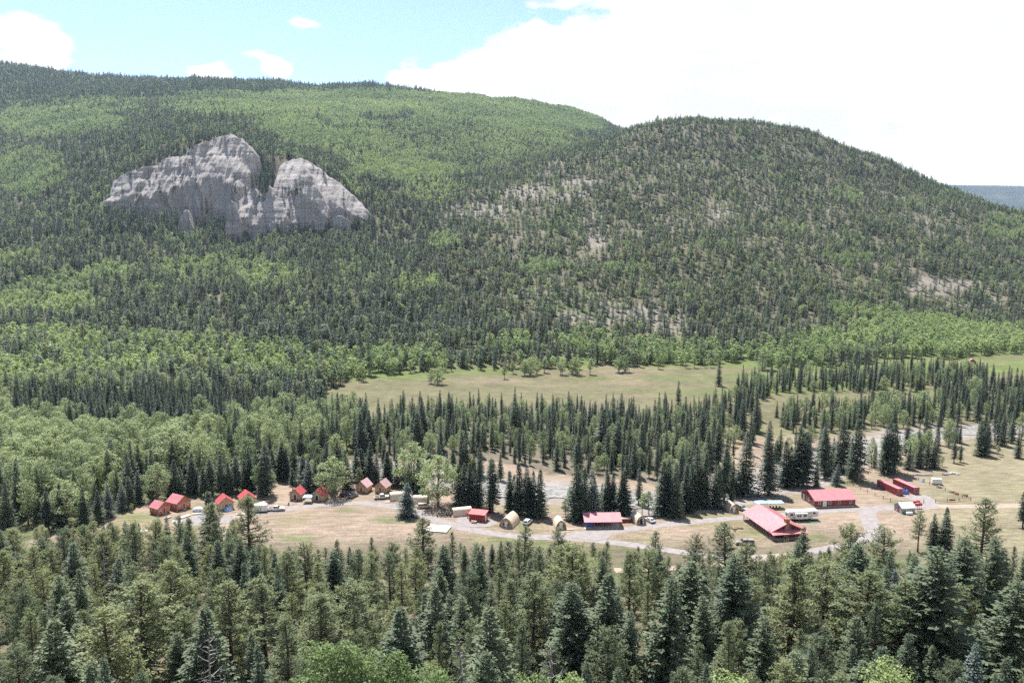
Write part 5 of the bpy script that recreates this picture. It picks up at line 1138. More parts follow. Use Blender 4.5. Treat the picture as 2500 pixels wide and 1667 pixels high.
# ---------------------------------------------------------------- pavilion
e = thing('pavilion', 'open timber pavilion with a wide red metal roof', 'pavilion', 1468, 1281, 2)
W, D = 11.6, 8.0
r = gable_roof(e, D, W, 2.5, 4.1, .45, RED_ROOF, axis='x'); seams(r, D, W, 2.5, 4.1, .45, RED_ROOF, 20, axis='x')
for ix in range(5):
    for sy in (-1, 1): MB().box(-W/2 + .2 + ix * (W - .4) / 4 - .1, -W/2 + .2 + ix * (W - .4) / 4 + .1, sy * (D/2 - .2) - .1, sy * (D/2 - .2) + .1, .15, 2.44).build('post', TIMBER, e)
for sy in (-1, 1): MB().box(-W/2, W/2, sy * (D/2 - .2) - .06, sy * (D/2 - .2) + .06, 2.2, 2.42).build('beam', TIMBER, e)
MB().box(-W/2 - .2, W/2 + .2, -D/2 - .2, D/2 + .2, -.1, .15).build('floor_slab', CONC, e)
MB().box(-W/2 + .1, W/2 - .1, D/2 - .12, D/2 - .05, .16, 1.5).build('back_rail', RED_WALL, e)
for k, (dx, dy, rz, lab) in enumerate(((-2.6, -.5, 0, 'picnic table under the pavilion roof, leftmost'), (0.4, -.6, 0, 'picnic table under the pavilion roof, middle'), (3.0, -.4, 0, 'picnic table under the pavilion roof, rightmost'))):
    t = picnic(1468, 1281, 2, lab, TIMBER); t.location += Vector((dx, dy, .15))
def tarp(px, py, rz, label, s=(1.2, .8, 1.2), mat=None, dz=0.0, seed=1, name='tarpaulin', cat='tarp'):
    rg = random.Random(seed); mat = mat or BLUETARP
    e = thing(name, label, cat, px, py, rz, dz=dz)
    def fn(u, v):
        a = u * 2 * math.pi; h = (1 - v) ** .7; rr = (.25 + .75 * v ** .6) * (1 + .13 * math.sin(a * 3 + seed) + .08 * math.sin(a * 7 + 2 * seed))
        return (s[0] * rr * math.cos(a), s[1] * rr * math.sin(a), s[2] * h * (1 + .18 * math.sin(a * 4 + seed)) )
    MB().sheet(fn, 28, 8).build('draped_cloth', mat, e)
    MB().box(-s[0] * .45, s[0] * .45, -s[1] * .45, s[1] * .45, 0, s[2] * .8).build('covered_load', TIMBER, e)
    return e
tarp(1440, 1285, 0, 'blue tarpaulin over a stack at the left end of the pavilion', (1.3, 1.0, 1.7), seed=3, dz=.15)
tarp(2209, 1205, 0, 'blue tarpaulin heaped between the two red containers', (1.7, 1.2, 1.7), seed=5)
tarp(557, 1246, 0, 'blue tarpaulin heaped before the half-hidden tan cabin', (1.4, 1.1, 1.4), BLUECAN, seed=7)
tarp(2252, 1176, 30, 'small blue tarpaulin bundle at the log fence', (.7, .6, 1.1), BLUECAN, seed=9)
tarp(490, 1262, 10, 'small blue tarpaulin on the ground below the orange cabins', (1.1, .8, .6), BLUECAN, seed=11)
e = thing('timber_bin', 'long low brown timber bin between the pavilion and the open pod', 'timber bin', 1522, 1274, 3)
MB().box(-2.4, 2.4, -.9, -.8, 0, 1.3).box(-2.4, 2.4, .8, .9, 0, 1.3).box(-2.4, -2.3, -.8, .8, 0, 1.3).box(2.3, 2.4, -.8, .8, 0, 1.3).build('side_boards', RED_WALL, e)
MB().box(-2.55, 2.55, -1.05, 1.05, 1.301, 1.38).build('lid', DECK, e)
# ---------------------------------------------------------------- canopies
def canopy(px, py, rz, label, w=3.2, d=3.2, h=2.3, flat=.7, mat=None):
    e = thing('pop_up_canopy', label, 'canopy', px, py, rz, 'blue pop-up canopies'); mat = mat or BLUECAN
    A = [(-w/2, -d/2, h), (w/2, -d/2, h), (w/2, d/2, h), (-w/2, d/2, h)]; mb = MB()
    k = w * .5 - d * .5 if w > d else 0
    tp = [(-k, 0, h + flat), (k, 0, h + flat)] if k else [(0, 0, h + flat)] * 2
    mb.face([A[0], A[1], tp[1], tp[0]] if k else [A[0], A[1], tp[0]]).face([A[2], A[3], tp[0], tp[1]] if k else [A[2], A[3], tp[0]]).face([A[1], A[2], tp[1]]).face([A[3], A[0], tp[0]])
    for i in range(4):
        a, b = A[i], A[(i + 1) % 4]; mb.face([a, b, (b[0] * 1.02, b[1] * 1.02, h - .28), (a[0] * 1.02, a[1] * 1.02, h - .28)])
    mb.build('canopy_cloth', mat, e)
    for x, y, _ in A: MB().box(x * .97 - .03, x * .97 + .03, y * .97 - .03, y * .97 + .03, 0, h - .02).build('leg', WHITE, e)
    return e
canopy(752, 1226, 0, 'blue pop-up canopy between the two red-roofed plank cabins', 3.2, 3.2, 2.3)
canopy(1857, 1240, 5, 'blue pop-up canopy behind the lodge, left of two', 4.0, 3.0, 2.2)
canopy(1892, 1240, 5, 'wider blue pop-up canopy behind the lodge with chairs beneath, right of two', 5.6, 3.2, 2.3, .4)
def folding_chair(px, py, rz, label):
    e = thing('folding_chair', label, 'chair', px, py, rz, 'chairs under the wider canopy')
    MB().box(-.28, .28, -.25, .25, .40, .45).build('seat', BLACK, e); MB().box(-.28, .28, .25, .30, .46, .95).build('backrest', BLACK, e)
    for sx in (-.26, .26): MB().bar((sx, -.25, 0), (sx, .25, .42), .02, 4).bar((sx, .28, 0), (sx, -.22, .42), .02, 4).build('leg', STEEL, e)
for i, (a, b, rz) in enumerate(((1881, 1241, 20), (1888, 1242, -10), (1896, 1241, 5), (1903, 1242, -25))): folding_chair(a, b, rz, 'dark folding chair under the wider blue canopy, %s from left' % ORD[i])
# ---------------------------------------------------------------- lodge
e = thing('lodge', 'large lodge with pink-red metal roof, side porch and tan chimney', 'lodge', 1886, 1291, 11); e.scale = (.93, .93, .93)
W, D, hw, hr = 12.6, 20.5, 2.75, 5.6      # roof span, length
MB().prism([(-4.3, .45), (6.0, .45), (6.0, hw - .1), (0, hr - .25), (-4.3, hw + .75)], 'y', -D/2 + 1.7, D/2 - .5).build('wall', PLANK_WALL, e)
r = gable_roof(e, W, D, hw, hr, .35, RED_ROOF, th=.14); seams(r, W, D, hw, hr, .35, RED_ROOF, 34, th=.14)
MB().prism([(-D/2 - 2.1, hw - .45), (-D/2 + 1.65, hw + .55), (-D/2 + 1.65, hw + .67), (-D/2 - 2.1, hw - .33)], 'x', -W/2 - .3, W/2 + .3).build('porch_roof', RED_ROOF, e)
k = (hr - hw) / (W/2); f = MB()
for sg in (-1, 1): f.prism([(sg * (W/2 + .38), hw - k * .38 - .22), (0, hr - .2), (0, hr - .01), (sg * (W/2 + .38), hw - k * .38 - .02)], 'y', -D/2 - .34, -D/2 - .26)
f.build('bargeboard', ORANGE_WALL, e)
ch = MB().box(-.75, .75, -D/2 + .3, -D/2 + 1.65, .3, hr + 1.1).build('chimney', BRICK, e); MB().box(-.85, .85, -D/2 + .2, -D/2 + 1.75, hr + 1.11, hr + 1.28).build('chimney_cap', ORANGE_WALL, ch); MB().bar((0, -D/2 + .95, hr + 1.28), (0, -D/2 + .95, hr + 2.0), .16, 8).build('flue', STEEL, ch)
MB().box(-W/2 + .1, -4.32, -D/2 + .3, D/2 - .3, .25, .45).box(-W/2 + .1, 6.0, -D/2 - 1.5, -D/2 + .28, .25, .45).build('porch_floor', DECK, e)
for i in range(9): MB().box(-W/2 + .22, -W/2 + .40, -D/2 + .3 + i * (D - .8) / 8, -D/2 + .48 + i * (D - .8) / 8, 0, hw - .12).build('post', TIMBER, e)
for i in range(4): x = -W/2 + .6 + i * (W - 1.2) / 3; MB().box(x - .1, x + .1, -D/2 - 1.6, -D/2 - 1.4, 0, hw - .36).build('post', TIMBER, e)
for z in (.85, 1.25): MB().box(-W/2 + .27, -W/2 + .35, -D/2 + .5, D/2 - .6, z, z + .1).build('rail', TIMBER, e)
for u in (-7, -3.5, 0.5, 4.5, 7.5): window(e, 'l', u, 1.75, 1.2, 1.1, 4.3)
door(e, 'l', 2.6, 1.0, 2.0, 4.3, REDDOOR, .46)
for u in (-2.4, 3.0): window(e, 'f', u, 1.65, 1.1, 1.0, D/2 - 1.7)
st = MB()
for i in range(3): st.box(-2.6, -1.2, -D/2 - 1.85 - .3 * i, -D/2 - 1.56 - .3 * i, -.05, .40 - .13 * i)
st.build('step', DECK, e)
for sx in (-2.65, -1.15): MB().bar((sx, -D/2 - 1.6, 1.25), (sx, -D/2 - 2.5, .85), .04, 5).bar((sx, -D/2 - 2.5, 0), (sx, -D/2 - 2.5, .85), .04, 5).build('handrail', TRIM_W, e)
# ---------------------------------------------------------------- long red building
e = thing('long_building', 'long dark red building with pink-red roof and white windows', 'building', 2021, 1226, 7)
W, D, hw, hr = 10.6, 15.0, 2.75, 4.8
gable_wall(e, W, D, hw, hr, RED_WALL, .35, 'x')
MB().box(-D/2 + .03, D/2 - .03, -W/2 + .03, W/2 - .03, -.2, .349).build('foundation', CONC, e)
r = gable_roof(e, W, D, hw, hr, .5, RED_ROOF, axis='x', th=.12); seams(r, W, D, hw, hr, .5, RED_ROOF, 26, axis='x', th=.12)
for u in (-6.0, -2.1, 1.5, 5.8): window(e, 'f', u, 1.7, .95, 1.25, W/2, 0)
door(e, 'f', -4.0, 1.3, 2.05, W/2, WHITE, .36)
door(e, 'l', 3.4, 1.0, 2.05, D/2, WHITE, .36)
for u in (-3.9, -.4, 1.2): window(e, 'l', u, 1.7, .95, 1.3, D/2, 0)
# ---------------------------------------------------------------- containers
def container(px, py, rz, label):
    e = thing('shipping_container', label, 'container', px, py, rz, 'red shipping containers'); L, W, H = 12.2, 2.44, 2.7
    mb = MB(); n = 40
    prof = []
    for i in range(n):
        y0 = -L/2 + .15 + (L - .3) * i / n; s_ = (L - .3) / n
        prof += [(y0, 0.0), (y0 + s_ * .3, 0.0), (y0 + s_ * .5, .05), (y0 + s_ * .8, .05)]
    prof.append((L/2 - .15, 0))
    for sg in (-1, 1):
        a = [mb.bm.verts.new((sg * (W/2 - .06 + o), y, .18)) for y, o in prof]; b = [mb.bm.verts.new((sg * (W/2 - .06 + o), y, H - .12)) for y, o in prof]
        for i in range(len(prof) - 1): mb.bm.faces.new((a[i], a[i+1], b[i+1], b[i]))
    mb.build('side_panel', CONT_RED, e)
    MB().box(-W/2 + .02, W/2 - .02, -L/2 + .1, L/2 - .1, H - .10, H - .04).build('roof', RED_ROOF, e)
    fr = MB()
    for sx in (-1, 1):
        for sy in (-1, 1): fr.box(sx * (W/2 - .08) - .08, sx * (W/2 - .08) + .08, sy * (L/2 - .08) - .08, sy * (L/2 - .08) + .08, 0, H)
    for sx in (-1, 1): fr.box(sx * (W/2 - .06) - .055, sx * (W/2 - .06) + .055, -L/2 + .17, L/2 - .17, .02, .18).box(sx * (W/2 - .06) - .055, sx * (W/2 - .06) + .055, -L/2 + .17, L/2 - .17, H - .12, H - .01)
    fr.build('corner_frame', CONT_RED, e)
    for sg in (-1, 1):
        d = MB().box(sg * .59 - .56, sg * .59 + .56, -L/2 + .02, -L/2 + .08, .1, H - .1).build('door', CONT_RED, e)
        for q in (-.3, .3): MB().bar((sg * .59 + q, -L/2 - .02, .15), (sg * .59 + q, -L/2 - .02, H - .15), .03, 5).build('lock_rod', TRIM_W, d)
    MB().box(-W/2 + .17, W/2 - .17, L/2 - .1, L/2 - .04, .1, H - .05).build('end_panel', CONT_RED, e)
    MB().box(-W/2 + .05, W/2 - .05, -L/2 + .1, L/2 - .1, .12, .17).build('floor', TIMBER, e)
container(2172, 1198, 11, 'long red shipping container, left of the pair'); container(2211, 1195, 11, 'long red shipping container, right of the pair')
# ---------------------------------------------------------------- grey shed, tanks
e = thing('shed', 'grey board shed with pale metal roof beside red fuel tanks', 'shed', 2208, 1249, 9); W, D, hw, hr = 4.4, 5.0, 2.1, 3.5
gable_wall(e, W, D, hw, hr, GREY_WALL, .1, 'x'); r = gable_roof(e, W, D, hw, hr, .25, GREY_ROOF, axis='x'); seams(r, W, D, hw, hr, .25, GREY_ROOF, 9, axis='x'); door(e, 'l', -.2, .9, 1.9, D/2, RED_WALL, .12, False); MB().box(-D/2 + .05, D/2 - .05, -W/2 + .05, W/2 - .05, -.1, .099).build('footing', CONC, e)
MB().box(-2.2, -1.6, -W/2 - .75, -W/2 - .2, 0, .9).build('bin', GREENRIM, e)
def tank(name, px, py, rz, label, mat, L, r, z, group=None, legs=True):
    e = thing(name, label, 'tank', px, py, rz, group)
    mb = MB().bar((-L/2, 0, z), (L/2, 0, z), r, 18); mb.sphere((-L/2, 0, z), r, (.45, 1, 1), 18, 10).sphere((L/2, 0, z), r, (.45, 1, 1), 18, 10); mb.build('vessel', mat, e, True)
    MB().bar((0, 0, z + r - .02), (0, 0, z + r + .15), .14, 8).build('filler_cap', STEEL, e)
    for sx in (-L * .32, L * .32):
        if legs:
            for sy in (-1, 1): MB().bar((sx * 1.25, sy * r * 1.25, 0), (sx, sy * r * .8, z - r * .4), .05, 5).build('leg', FUELRED, e)
            MB().bar((sx * 1.12, -r * 1.05, .7), (sx * 1.12, r * 1.05, .7), .035, 4).build('brace', FUELRED, e)
        else: MB().box(sx - .1, sx + .1, -r * .6, r * .6, -.05, z - r * .8).build('saddle', CONC, e)
tank('fuel_tank', 2242, 1246, 6, 'red fuel tank on tall legs right of the grey shed, nearer of two', FUELRED, 2.0, .55, 2.3, 'red fuel tanks'); tank('fuel_tank', 2237, 1240, 6, 'red fuel tank on tall legs right of the grey shed, farther of two', FUELRED, 2.0, .55, 2.3, 'red fuel tanks')
tank('propane_tank', 2220, 1257, 5, 'white propane tank lying in front of the grey shed', WHITE, 1.8, .5, .65, None, False)
# ---------------------------------------------------------------- vehicles
def lens(par, name, mat, x0, x1, y0, y1, z0, z1): return MB().box(x0, x1, y0, y1, z0, z1).build(name, mat, par)
def wheels(e, xs, w, r):
    for x in xs:
        for sg in (-1, 1):
            wl_ = MB().bar((x, sg * (w/2 - .24), r), (x, sg * (w/2 + .01), r), r, 16).build('wheel', TYRE, e, False)
            MB().bar((x, sg * (w/2 + .012), r), (x, sg * (w/2 + .03), r), r * .58, 12).build('rim', RIM, wl_)
def shell(par, name, prof, w, mat, tuck=0.0, z0=0.0, bev=.06):
    """side outline (x, z) swept across the width, drawn in towards the top by tuck"""
    mb = MB().prism(prof, 'y', -w/2, w/2); zm = max(z for _, z in prof)
    for v in mb.bm.verts:
        if v.co.z > z0: v.co.y *= 1 - tuck * (v.co.z - z0) / (zm - z0 + 1e-6)
    bmesh.ops.bevel(mb.bm, geom=list(mb.bm.edges), offset=bev, segments=2, affect='EDGES')
    return mb.build(name, mat, par)
def vehicle(kind, px, py, rz, label, paint, paint_name, cat, topper=False, box=False, group='parked vehicles'):
    """nose along local +x"""
    m = pmat('paint_' + paint_name, paint, tuple(c * .93 for c in paint), .6, .3, spec=.6)
    e = thing({'pickup': 'pickup_truck', 'suv': 'car', 'sedan': 'car', 'van': 'minivan'}[kind], label, cat, px, py, rz, group)
    if kind == 'pickup':
        L, w, r = 5.7, 1.95, .40; ax = (-1.75, 1.85)
        shell(e, 'body', [(-2.85, .45), (2.8, .45), (2.85, .75), (2.75, 1.05), (1.35, 1.14), (.95, 1.14), (-.98, 1.12), (-2.85, 1.12)], w, m)
        cab = [(1.15, 1.13), (.55, 1.80), (-.75, 1.84), (-.98, 1.13)]
        c = shell(e, 'cab', cab, w - .06, m, .16, 1.1, .05)
        for sg in (-1, 1):
            MB().prism([(.85, 1.2), (.48, 1.70), (-.08, 1.72), (-.08, 1.2)], 'y', sg * (w/2 - .15), sg * (w/2 - .045)).build('window', GLASS, c); MB().prism([(-.18, 1.2), (-.18, 1.72), (-.70, 1.73), (-.85, 1.2)], 'y', sg * (w/2 - .15), sg * (w/2 - .045)).build('window', GLASS, c)
            MB().box(.75, .9, sg * (w/2 + .12) - .1, sg * (w/2 + .12) + .1, 1.2, 1.42).build('mirror', BLACK, c)
        MB().prism([(1.14, 1.2), (.63, 1.76), (.58, 1.74), (1.08, 1.18)], 'y', -.76, .76).build('windscreen', GLASS, c)
        MB().prism([(-.94, 1.28), (-.80, 1.72), (-.86, 1.72), (-1.0, 1.28)], 'y', -.7, .7).build('rear_window', GLASS, c)
        if topper: t = shell(e, 'topper', [(-1.02, 1.13), (-1.05, 1.80), (-2.65, 1.78), (-2.83, 1.13)], w - .06, m, .10, 1.1, .05); [MB().prism([(-1.2, 1.3), (-1.2, 1.66), (-2.45, 1.64), (-2.55, 1.3)], 'y', sg * (w/2 - .13), sg * (w/2 - .05)).build('window', GLASS, t) for sg in (-1, 1)]
        else: MB().box(-2.72, -1.08, -.80, .80, 1.121, 1.14).build('cargo_bed', BLACK, e)
    else:
        L, w, r = (4.6, 1.85, .35); ax = (-1.38, 1.42)
        P = {'suv': ([(-2.3, .35), (2.25, .35), (2.32, .7), (2.2, .95), (1.1, 1.05), (-2.25, 1.05), (-2.32, .7)], [(1.2, 1.04), (.45, 1.66), (-1.75, 1.68), (-2.2, 1.04)]),
             'van': ([(-2.5, .32), (2.45, .32), (2.52, .65), (2.3, .95), (1.3, 1.08), (-2.45, 1.05), (-2.52, .7)], [(1.55, 1.06), (.65, 1.70), (-2.0, 1.74), (-2.42, 1.05)]),
             'sedan': ([(-2.3, .33), (2.25, .33), (2.32, .6), (2.15, .82), (1.0, .95), (-2.2, .98), (-2.32, .65)], [(1.05, .94), (.35, 1.42), (-.95, 1.44), (-1.75, .97)])}[kind]
        shell(e, 'body', P[0], w, m); c = shell(e, 'cabin', P[1], w - .08, m, .18, .95, .05)
        (x0, z0), (x1, z1), (x2, z2), (x3, z3) = P[1]
        for sg in (-1, 1):
            for a, b in ((.06, .36), (.40, .66), (.70, .93)):
                lo = lambda t: x0 + (x3 - x0) * t; hi = lambda t: x1 + (x2 - x1) * t
                mixl = lambda t, s_: lo(t) * (1 - s_) + hi(t) * s_
                MB().prism([(mixl(a, .14), z0 + (z1 - z0) * .14), (mixl(a, .84), z0 + (z1 - z0) * .84), (mixl(b, .84), z0 + (z1 - z0) * .84), (mixl(b, .14), z0 + (z1 - z0) * .14)], 'y', sg * (w/2 - .18), sg * (w/2 - .055)).build('window', GLASS, c)
        dx, dz = (x0 - x1), (z1 - z0); MB().prism([(x0 - .05 * dx + .01, z0 + .08 * dz), (x1 + .1 * dx + .01, z1 - .08 * dz), (x1 + .1 * dx - .05, z1 - .1 * dz), (x0 - .05 * dx - .05, z0 + .05 * dz)], 'y', -w/2 + .22, w/2 - .22).build('windscreen', GLASS, c)
        dx = (x3 - x2); MB().prism([(x3 - .1 * dx - .012, z3 + .14 * dz), (x2 + .15 * dx - .012, z2 - .12 * dz), (x2 + .15 * dx + .05, z2 - .12 * dz), (x3 - .1 * dx + .05, z3 + .12 * dz)], 'y', -w/2 + .24, w/2 - .24).build('rear_window', GLASS, c)
        if box: MB().box(-1.4, .3, -.42, .42, 1.78, 2.08, None, .08).box(-1.1, -1.05, -.7, .7, 1.69, 1.78).box(0, .05, -.7, .7, 1.69, 1.78).build('roof_box', BLACK, e)
    xf = L/2 - (.0 if kind != 'van' else -.2); hb = .62 if kind == 'pickup' else .55
    xf = {'pickup': 2.83, 'suv': 2.26, 'van': 2.44, 'sedan': 2.24}[kind]; xb = {'pickup': -2.86, 'suv': -2.31, 'van': -2.49, 'sedan': -2.29}[kind]
    for sg in (-1, 1): lens(e, 'headlight', LAMPW, xf - .1, xf + .03, sg * .68 - .18, sg * .68 + .18, hb + .08, hb + .26); lens(e, 'tail_light', LAMPR, xb - .03, xb + .08, sg * .8 - .09, sg * .8 + .09, hb + .1, hb + .38)
    for x in (xf + .02, xb - .02): MB().box(x - .06, x + .06, -w/2 + .08, w/2 - .08, .38, .54).build('bumper', STEEL if kind == 'pickup' else BLACK, e)
    wheels(e, ax, w, r); return e
vehicle('pickup', 675, 1246, 8, 'white crew-cab pickup hitched before the white trailer on the left', (.74, .71, .67), 'white', 'pickup truck')
vehicle('suv', 843, 1209, 62, 'black car parked under the trees, left of two', (.025, .025, .03), 'black', 'car')
vehicle('suv', 862, 1213, 62, 'grey car with a black roof box, right of two', (.20, .20, .21), 'grey', 'car', box=True)
vehicle('pickup', 933, 1217, 14, 'pale beige pickup before the right pale-roofed cabin', (.66, .62, .55), 'cream', 'pickup truck')
vehicle('van', 1036, 1239, 12, 'beige minivan beside the lone spruce', (.60, .53, .43), 'beige', 'minivan')
vehicle('suv', 1288, 1279, 68, 'small white car between the largest pod and the pod with deck', (.76, .76, .77), 'bright_white', 'car')
vehicle('sedan', 1587, 1274, 112, 'silver sedan parked beside the pod with the open door', (.52, .53, .54), 'silver', 'car')
vehicle('pickup', 1810, 1245, -55, 'grey pickup parked beside the pod nearest the lodge', (.30, .32, .33), 'slate', 'pickup truck')
vehicle('pickup', 1818, 1331, 178, 'grey-brown pickup with a topper on the field before the lodge', (.24, .215, .20), 'bronze', 'pickup truck', topper=True)
# camper trailer
e = thing('camper_trailer', 'long white camper trailer with dark swoosh behind the lodge', 'camper trailer', 1957, 1269, 5); L, W = 10.6, 2.5
shell(e, 'body', [(-L/2, .75), (L/2 - 2.4, .75), (L/2 - 2.3, 1.45), (L/2 - .1, 1.45), (L/2, 2.2), (L/2 - .25, 3.35), (L/2 - .9, 3.5), (-L/2 + .1, 3.35), (-L/2 - .05, 3.0)], W, WHITE, bev=.08)
s_ = MB().box(-3.0, 1.2, -W/2 - .75, -W/2 - .004, .95, 2.95, None, .05).build('slide_out', WHITE, e)
for a, b in ((-2.5, -1.85), (-1.7, -1.05), (-.2, .8)): MB().box(a, b, -W/2 - .77, -W/2 - .745, 1.7, 2.45).build('window', GLASS, s_)
MB().box(3.3, 4.2, -W/2 - .02, -W/2 + .01, 2.35, 2.95).build('window', GLASS, e); MB().box(-L/2 - .055, -L/2 - .0, -.8, .8, 1.8, 2.6).build('window', GLASS, e); MB().box(-4.6, -3.6, -W/2 - .02, -W/2 + .01, 1.9, 2.6).build('window', GLASS, e)
sw = MB()
for k in range(24):
    a0, a1 = R(100 + k * 7.0), R(100 + (k + 1) * 7.0); sw.bar((2.9 + 1.6 * math.cos(a0), -W/2 - .012, 2.05 + .62 * math.sin(a0)), (2.9 + 1.6 * math.cos(a1), -W/2 - .012, 2.05 + .62 * math.sin(a1)), .035, 4)
sw.bar((1.3, -W/2 - .012, 2.65), (4.9, -W/2 - .012, 2.3), .035, 4).bar((1.6, -W/2 - .012, 1.65), (4.6, -W/2 - .012, 1.6), .03, 4).build('stripe', BLACK, e)
MB().box(-1.4, -.5, -.45, .45, 3.44, 3.66).box(2.4, 3.2, -.35, .35, 3.46, 3.66).build('roof_vent', TRIM_W, e)
MB().box(-L/2 + .2, L/2 - 2.6, -W/2 + .15, W/2 - .15, .5, .749).build('chassis', BLACK, e); wheels(e, (-1.6, -.7), W - .1, .38)
MB().bar((3.6, -.4, 0), (3.6, -.4, 1.44), .06, 6).bar((3.6, .4, 0), (3.6, .4, 1.44), .06, 6).build('landing_gear', STEEL, e)
MB().box(-L/2 - .2, L/2, -1.0, -.98, 0, .5).build('skirt', BLACK, e)
e = thing('ground_mat', 'green mat on the grass before the white camper trailer', 'mat', 1985, 1275, 5); MB().box(-2.0, 2.0, -.9, .9, .02, .05).build('mat', GREENRIM, e)
# cargo trailers
def cargo(px, py, rz, label, L=3.6, W=2.0, H=1.9):
    e = thing('cargo_trailer', label, 'cargo trailer', px, py, rz, 'white cargo trailers'); MB().box(-L/2, L/2, -W/2, W/2, .45, .45 + H, None, .08).build('body', WHITE, e); wheels(e, (-.3,), W + .3, .33)
    MB().bar((L/2 - .02, .5, .42), (L/2 + 1.1, 0, .42), .05, 5).bar((L/2 - .02, -.5, .42), (L/2 + 1.1, 0, .42), .05, 5).build('drawbar', STEEL, e); MB().box(-L/2 - .02, -L/2 + .0, -.02, .02, .6, 2.2).build('door_seam', BLACK, e); MB().box(-L/2 + .1, L/2 - .1, -W/2 + .15, W/2 - .15, .3, .449).build('chassis', BLACK, e); return e
cargo(636, 1249, 8, 'white cargo trailer behind the white pickup, partly behind a pine', 4.6, 2.1, 2.3); cargo(2286, 1182, -12, 'small white cargo trailer by the fence in the right field', 3.4, 1.9, 1.9)
# ---------------------------------------------------------------- tent and clutter below the orange cabins
e = thing('tent', 'small grey and white dome tent right of the orange cabins', 'tent', 484, 1248, 15)
MB().sheet(lambda u, v: (1.9 * (1 - v ** 2.2) ** .5 * math.cos(u * 6.283) * (1 + .06 * math.cos(u * 6.283 * 4)), 1.5 * (1 - v ** 2.2) ** .5 * math.sin(u * 6.283), 1.75 * v), 20, 8).build('fly_sheet', pmat('grey_tent_cloth', (.42, .43, .44), (.62, .62, .62), .5, .7, contrast=(.48, .52)), e, True)
MB().face([(.35, -1.52, .05), (1.0, -1.40, .05), (.7, -1.15, 1.15)]).build('door_flap', BLACK, e)
def planks(px, py, rz, label, n=5, L=3.0, z=.35, mat=None, name='plank_platform'):
    e = thing(name, label, 'platform', px, py, rz, 'wooden platforms')
    for i in range(n): MB().box(-L/2, L/2, -n * .15 + i * .30 + .01, -n * .15 + i * .30 + .29, z, z + .06).build('plank', mat or DECK, e)
    for sx in (-L * .4, L * .4): MB().box(sx - .06, sx + .06, -n * .15, n * .15, -.05, z - .001).build('bearer', TIMBER, e)
PALEWOOD = pmat('new_lumber', (.56, .45, .34), (.48, .37, .27), 1.5, .8, stretch=(.6, 6, 1))
planks(452, 1262, 62, 'pale plank platform on the gravel below the larger orange cabin', 6, 4.2, .3, PALEWOOD); planks(410, 1265, 62, 'short plank platform before the lower orange cabin', 4, 2.4, .3); planks(480, 1255, 10, 'low plank platform beside the grey tent', 4, 3.0, .25, PALEWOOD); planks(590, 1256, 10, 'low plank platform below the half-hidden cabins', 5, 3.6, .25, PALEWOOD)
planks(645, 1228, 35, 'tilted stack of pale boards behind the white cargo trailer', 5, 3.6, .5, PALEWOOD)
tarp(432, 1272, 0, 'pale tarpaulin spread on the gravel below the lower orange cabin', (1.6, 1.1, .35), pmat('pale_tarp', (.52, .62, .66), (.66, .68, .68), 1, .6), seed=15)
tarp(350, 1298, 0, 'pale sheet on the ground among foreground trees at far left', (1.6, 1.0, .35), pmat('white_sheet', (.66, .64, .62), None, 1, .7), seed=17)
tarp(607, 1342, 0, 'white covered load showing between foreground trees', (1.3, 1.0, 1.1), WHITE, seed=19)
e = thing('flatbed_frame', 'low black trailer frame before the white pickup', 'trailer', 706, 1232, 10)
MB().bar((-1.6, -.7, .45), (1.6, -.7, .45), .05, 5).bar((-1.6, .7, .45), (1.6, .7, .45), .05, 5).bar((-1.6, -.7, .45), (-1.6, .7, .45), .05, 5).bar((1.6, -.7, .45), (1.6, .7, .45), .05, 5).bar((0, -.7, .45), (0, .7, .45), .05, 5).build('frame', STEEL, e); wheels(e, (-.2,), 1.7, .3)
# building slab with white lumber in the field bend
e = thing('foundation_slab', 'white building slab with lumber lying on it beside the road bend', 'slab', 1076, 1287, -14)
MB().box(-3.6, 3.6, -3.0, 3.0, -.05, .22).build('slab', pmat('white_slab', (.62, .57, .53), (.55, .50, .46), .6, .85), e)
for i, (x, y, l_, a) in enumerate(((-1.5, -1, 4, 8), (.5, 1.2, 5, -4), (1.4, -.6, 3, 30), (-2, 1.6, 3, 70), (0, -2.4, 5, 2))):
    MB().box(-l_/2, l_/2, -.09, .09, 0, .1).build('board', PALEWOOD, e); o = e.children[-1]
    o.location = (x, y, .225); o.rotation_euler = (0, 0, R(a))
# ---------------------------------------------------------------- fences
def fence(name, pts, label, rails=(.55, 1.05), h=1.35, group='post and rail fences', rail=True):
    p0 = at(*pts[0]); e = bpy.data.objects.new(name, None); COL.objects.link(e); e.location = (p0.x, p0.y, 0); tag(e, label, 'fence', group)
    P = [at(*q) - Vector((p0.x, p0.y, 0)) for q in pts]
    for p in P: MB().bar((p.x, p.y, -.1), (p.x, p.y, h), .11, 7).build('post', TIMBER, e)
    if rail:
        for a, b in zip(P[:-1], P[1:]):
            for z in rails: MB().bar((a.x, a.y + .12, z), (b.x, b.y + .12, z + .03), .055, 5).build('rail', TIMBER, e)
    return e
c6 = lambda u, v: (2000 + u / 4.704, 1080 + v / 4.704)
fence('fence', [c6(*q) for q in ((320,484),(395,503),(473,540),(555,575),(640,612),(735,648),(820,684))], 'rail fence between the long red building and the left container')
fence('fence', [c6(*q) for q in ((820,684),(940,704),(1065,704),(1065,704))][:3], 'short rail fence behind the grey shed', h=1.3)
e = thing('gate_post', 'single dark gate post at the gravel yard entrance', 'post', *c6(1200, 698)); MB().bar((0, 0, -.1), (0, 0, 1.6), .12, 8).build('post', TIMBER, e); MB().bar((0, 0, 1.6), (0, 0, 1.66), .14, 8).build('cap', STEEL, e)
